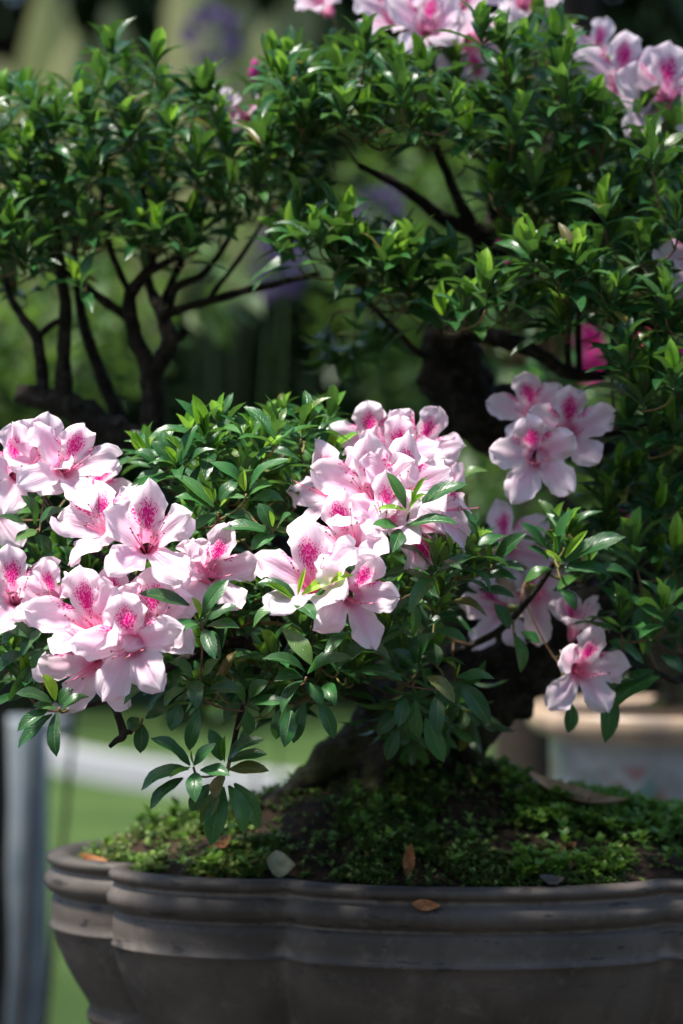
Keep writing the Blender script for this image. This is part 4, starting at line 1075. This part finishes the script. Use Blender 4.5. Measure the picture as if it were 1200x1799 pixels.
# sunlit lime shrubs on bare stems closer by
for k, (px, Y, w, zlo, zhi, n, lab) in enumerate([
    (20, 3.3, .55, H + .14, H + .36, 1000, 'lime green leafy shrub glowing behind the left trunks of the bonsai'),
    (745, 5.2, .60, H + .34, H + .75, 1500, 'bright green shrub seen through the gap below the upper crown'),
    (1080, 3.6, .40, H + .02, H + .20, 700, 'lime shrub behind the right hand blossoms')]):
    p = at(px, 900, Y)
    shrub('lime_shrub', lab, 'shrub', p.x, Y, w, zhi, n, .055, M_LIME_LEAF, 60 + k, 'lime shrubs behind the bonsai', 6, zr=(zlo, zhi))

# violet flowering perennials and a pale strap leaved clump
def violet(px, py, Y, r_, seed, lab):
    p = at(px, py, Y); r = random.Random(seed)
    o = empty('violet_flower', (p.x, p.y, 0), lab, 'flower', 'violet flowers behind the left crown')
    b = MB()
    for i in range(70):
        d = Vector((r.gauss(0, 1), r.gauss(0, 1), r.gauss(0, 1))).normalized()
        v, f, uv = small_leaf(r_ * .6, r_ * .4, r_ * .1)
        R = np.array(frame(d + Vector((r.uniform(-.6, .6), r.uniform(-.6, .6), r.uniform(-.6, .6))), d.orthogonal()))
        b.add(v @ R.T + np.array(tuple(p + d * r_ * .75)), f, 0, uv)
    me = b.mesh('flower_head', [M_PURPLE]); me.uv_layers[0].name = 'petal'
    mesh_obj('flower_head', me, o)
    s = MB(); v, f, uv = tube(catmull([(Vector((p.x + r.uniform(-.08, .08), p.y, -.01)), .0028), (Vector((p.x + r.uniform(-.04, .04), p.y, p.z * .6)), .0024), (p, .002)], 5), 6); s.add(v, f, 0, uv)
    mesh_obj('stem', s.mesh('stem', [M_FAR_LEAF]), o)
    s = MB()
    for i in range(8):
        z = p.z * r.uniform(.1, .5); v, f, uv = small_leaf(.07, .02, .01)
        R = np.array(frame(Vector((r.uniform(-1, 1), r.uniform(-1, 1), .4)), Vector((0, 0, 1)))); s.add(v @ R.T + np.array((p.x, p.y, z)), f, 0, uv, r.random())
    o2 = mesh_obj('leaves', s.mesh('leaves', [M_FAR_LEAF]), o); o2['kind'] = 'stuff'
for k, (px, py, Y, r_, lab) in enumerate([
    (372, 62, 4.6, .050, 'violet flower head rising behind the left crown beside the pale strap leaves'),
    (480, 470, 4.0, .048, 'violet flower above the long bare limb of the bonsai'),
    (500, 420, 4.2, .035, 'smaller violet flower just above the one over the bare limb'),
    (662, 372, 4.0, .038, 'violet flower seen under the middle of the upper crown')]):
    violet(px, py, Y, r_, 80 + k, lab)
M_STALK = simple('dark_stalk', (.006, .012, .004), .8, .1)
for k, (px, Y, top, n, lab) in enumerate([(50, 13.6, 0, 13, 'tall clump of pale yellow strap leaves rising far behind the left end of the crown'), (350, 13.9, -150, 9, 'tall clump of pale strap leaves beside the violet flower')]):
    r = random.Random(90 + k); p = at(px, top, Y); o = empty('strap_leaf_plant', (p.x, Y, 0), lab, 'plant', 'pale strap leaved plants')
    for i in range(n):
        a = r.uniform(-.5, .5); ln = p.z * r.uniform(.75, 1.05); V = []; F = []; UV = []
        az = r.uniform(0, 6.28); bx, by = math.cos(az) * .3, math.sin(az) * .25
        path = lambda t: Vector((p.x + bx * (.5 + t) + a * t ** 2.2 * .9, Y + by * (.5 + t), ln * (t - .12 * abs(a) * t ** 3)))
        for q in range(11):
            t = .56 + .44 * q / 10; w = .012 + .20 * math.sin(math.pi * min(1, q / 10 * .97)); c_ = path(t)
            for s_ in (-1, 0, 1): V.append((c_.x + s_ * w, c_.y + abs(s_) * .03, c_.z)); UV.append((t, .5 + s_ / 2))
        for q in range(10):
            for s_ in range(2): F.append((q * 3 + s_, q * 3 + s_ + 1, q * 3 + s_ + 4, q * 3 + s_ + 3))
        mesh_obj('leaf', make_mesh('leaf', V, F, M_PALE_LEAF, {'UVMap': UV}), o)
        b = MB(); v, f, uv = tube([(path(q / 8 * .6), .03) for q in range(9)], 6); b.add(v, f, 0, uv); mesh_obj('stalk', b.mesh('stalk', [M_STALK]), o)

# wooded rise closing the view
g = N('dark_woodland')
tc = g.n('ShaderNodeTexCoord').outputs['Object']
c = g.mix(g.smooth(g.noise(tc, .5, 5), .4, .65), C4(.006, .016, .005), C4(.014, .032, .009))
M_WOOD = g.finish(g.principled(Base_Color=c, Roughness=.9, Specular_IOR_Level=.1))
hv = []; hf = []
for i in range(61):
    for j in range(25):
        x = -60 + 2 * i; t = j / 24
        hv.append((x, 30 + 40 * t, -.3 + 16 * t ** .55 + (1.2 * noise.noise(Vector((x * .3, j * .5, 2))) if j else 0)))
for i in range(60):
    for j in range(24): hf.append((i * 25 + j, (i + 1) * 25 + j, (i + 1) * 25 + j + 1, i * 25 + j + 1))
tag(mesh_obj('hill', make_mesh('hill', hv, hf, M_WOOD)), kind='structure')
# trees closing the view
def tree_far(label, x, y, h, w, trunk_r, seed, n=3500, base=0.25, group='trees around the garden', L=.22):
    r = random.Random(seed); o = empty('garden_tree', (x, y, 0), label, 'tree', group)
    P = catmull([(Vector((x, y, -.05)), trunk_r * 1.25), (Vector((x + r.uniform(-.1, .1), y, h * .25)), trunk_r), (Vector((x + r.uniform(-.2, .2), y, h * .5)), trunk_r * .75), (Vector((x, y, h * .8)), trunk_r * .35)], 6)
    b = MB(); v, f, uv = tube(P, 12, .2, 6, seed); b.add(v, f, 0, uv)
    bl = []
    for i in range(9):
        q = Vector((x + r.uniform(-.5, .5) * w, y + r.uniform(-.5, .5) * w, h * r.uniform(base + .1, .95)))
        bl.append((q.x, q.y, q.z, w * r.uniform(.22, .36), w * r.uniform(.22, .36), h * r.uniform(.10, .18)))
        s = P[int(len(P) * min(.9, q.z / h * .8))][0]
        v, f, uv = tube(catmull([(s, trunk_r * .4), (s.lerp(q, .5) + Vector((0, 0, .1)), trunk_r * .25), (q, trunk_r * .1)], 4), 7, .2, 6, seed + i); b.add(v, f, 0, uv)
    mesh_obj('trunk', b.mesh('trunk', [M_FARBARK]), o)
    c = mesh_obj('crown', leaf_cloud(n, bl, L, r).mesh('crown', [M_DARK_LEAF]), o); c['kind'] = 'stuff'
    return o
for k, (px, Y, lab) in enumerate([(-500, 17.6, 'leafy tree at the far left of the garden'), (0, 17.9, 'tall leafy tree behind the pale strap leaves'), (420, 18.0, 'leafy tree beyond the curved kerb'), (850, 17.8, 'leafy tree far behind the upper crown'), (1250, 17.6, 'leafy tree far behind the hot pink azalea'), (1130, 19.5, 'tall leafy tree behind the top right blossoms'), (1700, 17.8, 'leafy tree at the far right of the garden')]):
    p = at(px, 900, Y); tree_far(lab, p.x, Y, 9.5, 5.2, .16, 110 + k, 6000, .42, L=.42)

for k, (x, y, lab) in enumerate([(-6.5, -4.5, 'unseen tree added to block low sky, left end of its row'), (-2.5, -5.5, 'unseen tree added to block low sky, second in its row'), (2.0, -5.2, 'unseen tree added to block low sky, third in its row'),
    (6.5, -4.2, 'unseen tree added to block low sky, right end of its row'), (-6.2, 3.5, 'unseen tree added to block low sky, well left of the grey steel post'), (5.6, 3.8, 'unseen tree added to block low sky, well right of the cream pot')]):
    tree_far(lab, x, y, 6.0, 4.2, .14, 170 + k, 5200, .0, L=.34)  # unseen trees added around the camera to block low sky light

# ------------------------------------------------------------------ white kerb ring on the lawn
M_WHITE = simple('white_paint', (.27, .27, .285), .7, .3, 8, (.20, .20, .21), .2, 60)
ring = empty('garden_kerb', (1.42, 12.96, 0), 'curved pale kerb of upright blocks on the lawn beyond the pot', 'kerb')
kv = [(-.062, -.05, 0), (.062, -.05, 0), (.062, .05, 0), (-.062, .05, 0), (-.062, -.05, .118), (.062, -.05, .118), (.062, .05, .118), (-.062, .05, .118), (-.05, -.038, .130), (.05, -.038, .130), (.05, .038, .130), (-.05, .038, .130)]
kf = [(0, 1, 5, 4), (1, 2, 6, 5), (2, 3, 7, 6), (3, 0, 4, 7), (4, 5, 9, 8), (5, 6, 10, 9), (6, 7, 11, 10), (7, 4, 8, 11), (8, 9, 10, 11), (3, 2, 1, 0)]
KB = make_mesh('block', kv, kf, M_WHITE, smooth=False)
NBK = 150
for i in range(70, 128):
    a = 2 * math.pi * i / NBK
    m = Matrix.Translation((1.42 + 3.05 * math.cos(a), 12.96 + 3.05 * math.sin(a), -.004)) @ Matrix.Rotation(a - math.pi / 2, 4, 'Z')
    mesh_obj('block', KB, ring, m)

# grey post and dark timber post at the left edge
M_STEEL = simple('grey_painted_steel', (.12, .145, .165), .55, .4, 14, (.17, .19, .205), .1, 80)
pp = at(28, 1262, 3.7)
v, f, uv = tube([(Vector((pp.x, pp.y, -.02)), .050), (Vector((pp.x, pp.y, pp.z - .004)), .050), (Vector((pp.x, pp.y, pp.z)), .046)], 24)
gp = empty('steel_post', (pp.x, pp.y, 0), 'round grey painted steel post on a flat base plate, left of the pot', 'post')
b = MB(); b.add(v, f, 0, uv); mesh_obj('tube', b.mesh('tube', [M_STEEL]), gp)
v, f, uv = tube([(Vector((pp.x, pp.y, -.005)), .09), (Vector((pp.x, pp.y, .012)), .09)], 24); b = MB(); b.add(v, f, 0, uv); mesh_obj('base_plate', b.mesh('base_plate', [M_STEEL], False), gp)
for k in range(4):
    a = k * 1.571 + .78; v, f, uv = tube([(Vector((pp.x + .065 * math.cos(a), pp.y + .065 * math.sin(a), .008)), .008), (Vector((pp.x + .065 * math.cos(a), pp.y + .065 * math.sin(a), .024)), .008)], 6)
    b = MB(); b.add(v, f, 0, uv); mesh_obj('bolt', b.mesh('bolt', [M_STEEL], False), gp)
p0 = at(-26, 900, 3.2)
tw = empty('timber_post', (p0.x, p0.y, 0), 'dark rough timber post beside the grey steel post', 'post')
b = MB(); v, f, uv = tube([(Vector((p0.x - .012 * (z < .6), p0.y, z)), .034 + .004 * math.sin(z * 5)) for z in [-.05 + .07 * i for i in range(17)]], 14, .15, 25, 4); b.add(v, f, 0, uv)
mesh_obj('shaft', b.mesh('shaft', [M_FARBARK]), tw)

# ------------------------------------------------------------------ the shade tree: trunk behind the cream pot, boughs over the bench
st = at(915, 900, 5.6)
shade = empty('shade_tree', (st.x, st.y, 0), 'brown tree trunk behind the cream pot, its leafy boughs shading the bonsai', 'tree')
rsd = random.Random(21)
b = MB()
P = catmull([(Vector((st.x, st.y, -.05)), .10), (Vector((st.x + .02, st.y, 1.0)), .075), (Vector((st.x + .10, st.y - .05, 2.4)), .07), (Vector((st.x - .05, st.y - .5, 3.6)), .06), (Vector((st.x - .3, st.y - 1.2, 4.4)), .045), (Vector((st.x - .6, st.y - 2.4, 4.9)), .03)], 6)
v, f, uv = tube(P, 14, .18, 8, 5); b.add(v, f, 0, uv)
mesh_obj('trunk', b.mesh('trunk', [M_FARBARK]), shade)
ends = []
for (x, y, z) in [(-1.3, 1.6, 4.4), (-.8, 1.2, 4.3), (-.3, 1.8, 4.4), (.3, 1.6, 4.5), (-1.9, 2.0, 4.6), (.8, 2.4, 4.7), (-.6, 2.6, 4.8), (0.1, 3.4, 5.2), (-1.4, 3.2, 5.0), (1.4, 3.8, 5.0), (-.2, .6, 4.2), (.6, .8, 4.3), (-1.7, .9, 4.3), (-1.1, .4, 4.3), (-2.1, 1.3, 4.5), (-1.6, 4.4, 5.3), (-.6, 4.6, 5.6), (.5, 4.8, 5.6), (-1.1, 5.6, 5.8), (.1, 5.8, 6.0)]:
    s = P[-1 - rsd.randrange(10)][0]; e = Vector((x, y, z))
    b = MB(); v, f, uv = tube(catmull([(s, .026), (s.lerp(e, .5) + Vector((0, 0, .15)), .017), (e, .006)], 5), 7, .15, 10, x); b.add(v, f, 0, uv)
    mesh_obj('bough', b.mesh('bough', [M_FARBARK]), shade); ends.append(e)
def lit_gap(p):
    """opening cut in the unseen crown so the sun reaches the blossoms"""
    t = (p.z - H) / SUN.z; q = p - SUN * t                      # where this leaf's shadow falls at blossom height
    e1 = ((q.x + .085) / .27) ** 2 + ((q.y - 1.485) / .19) ** 2
    return e1
b = MB(); n = 0
while n < 4600:
    e = rsd.choice(ends)
    d = Vector((rsd.gauss(0, 1), rsd.gauss(0, 1), rsd.gauss(0, 1))).normalized() * rsd.random() ** .4
    p = e + Vector((d.x * .62, d.y * .62, d.z * .32))
    if p.z < 3.75 + max(0, p.y - 4) * .3: continue
    n += 1
    if lit_gap(p) < 1.0 + rsd.uniform(-.25, .25): continue  # leaves left out here, shaping a gap that lights the blossoms
    l = rsd.uniform(.06, .12)
    v, f, uv = small_leaf(l, l * .5, l * .1)
    R = np.array(frame(Vector((rsd.uniform(-1, 1), rsd.uniform(-1, 1), rsd.uniform(-.6, .3))), Vector((rsd.uniform(-.5, .5), rsd.uniform(-.5, .5), 1))))
    b.add(v @ R.T + np.array(tuple(p)), f, 0, uv, rsd.random())
o = mesh_obj('crown', b.mesh('crown', [M_FAR_LEAF]), shade); o['kind'] = 'stuff'
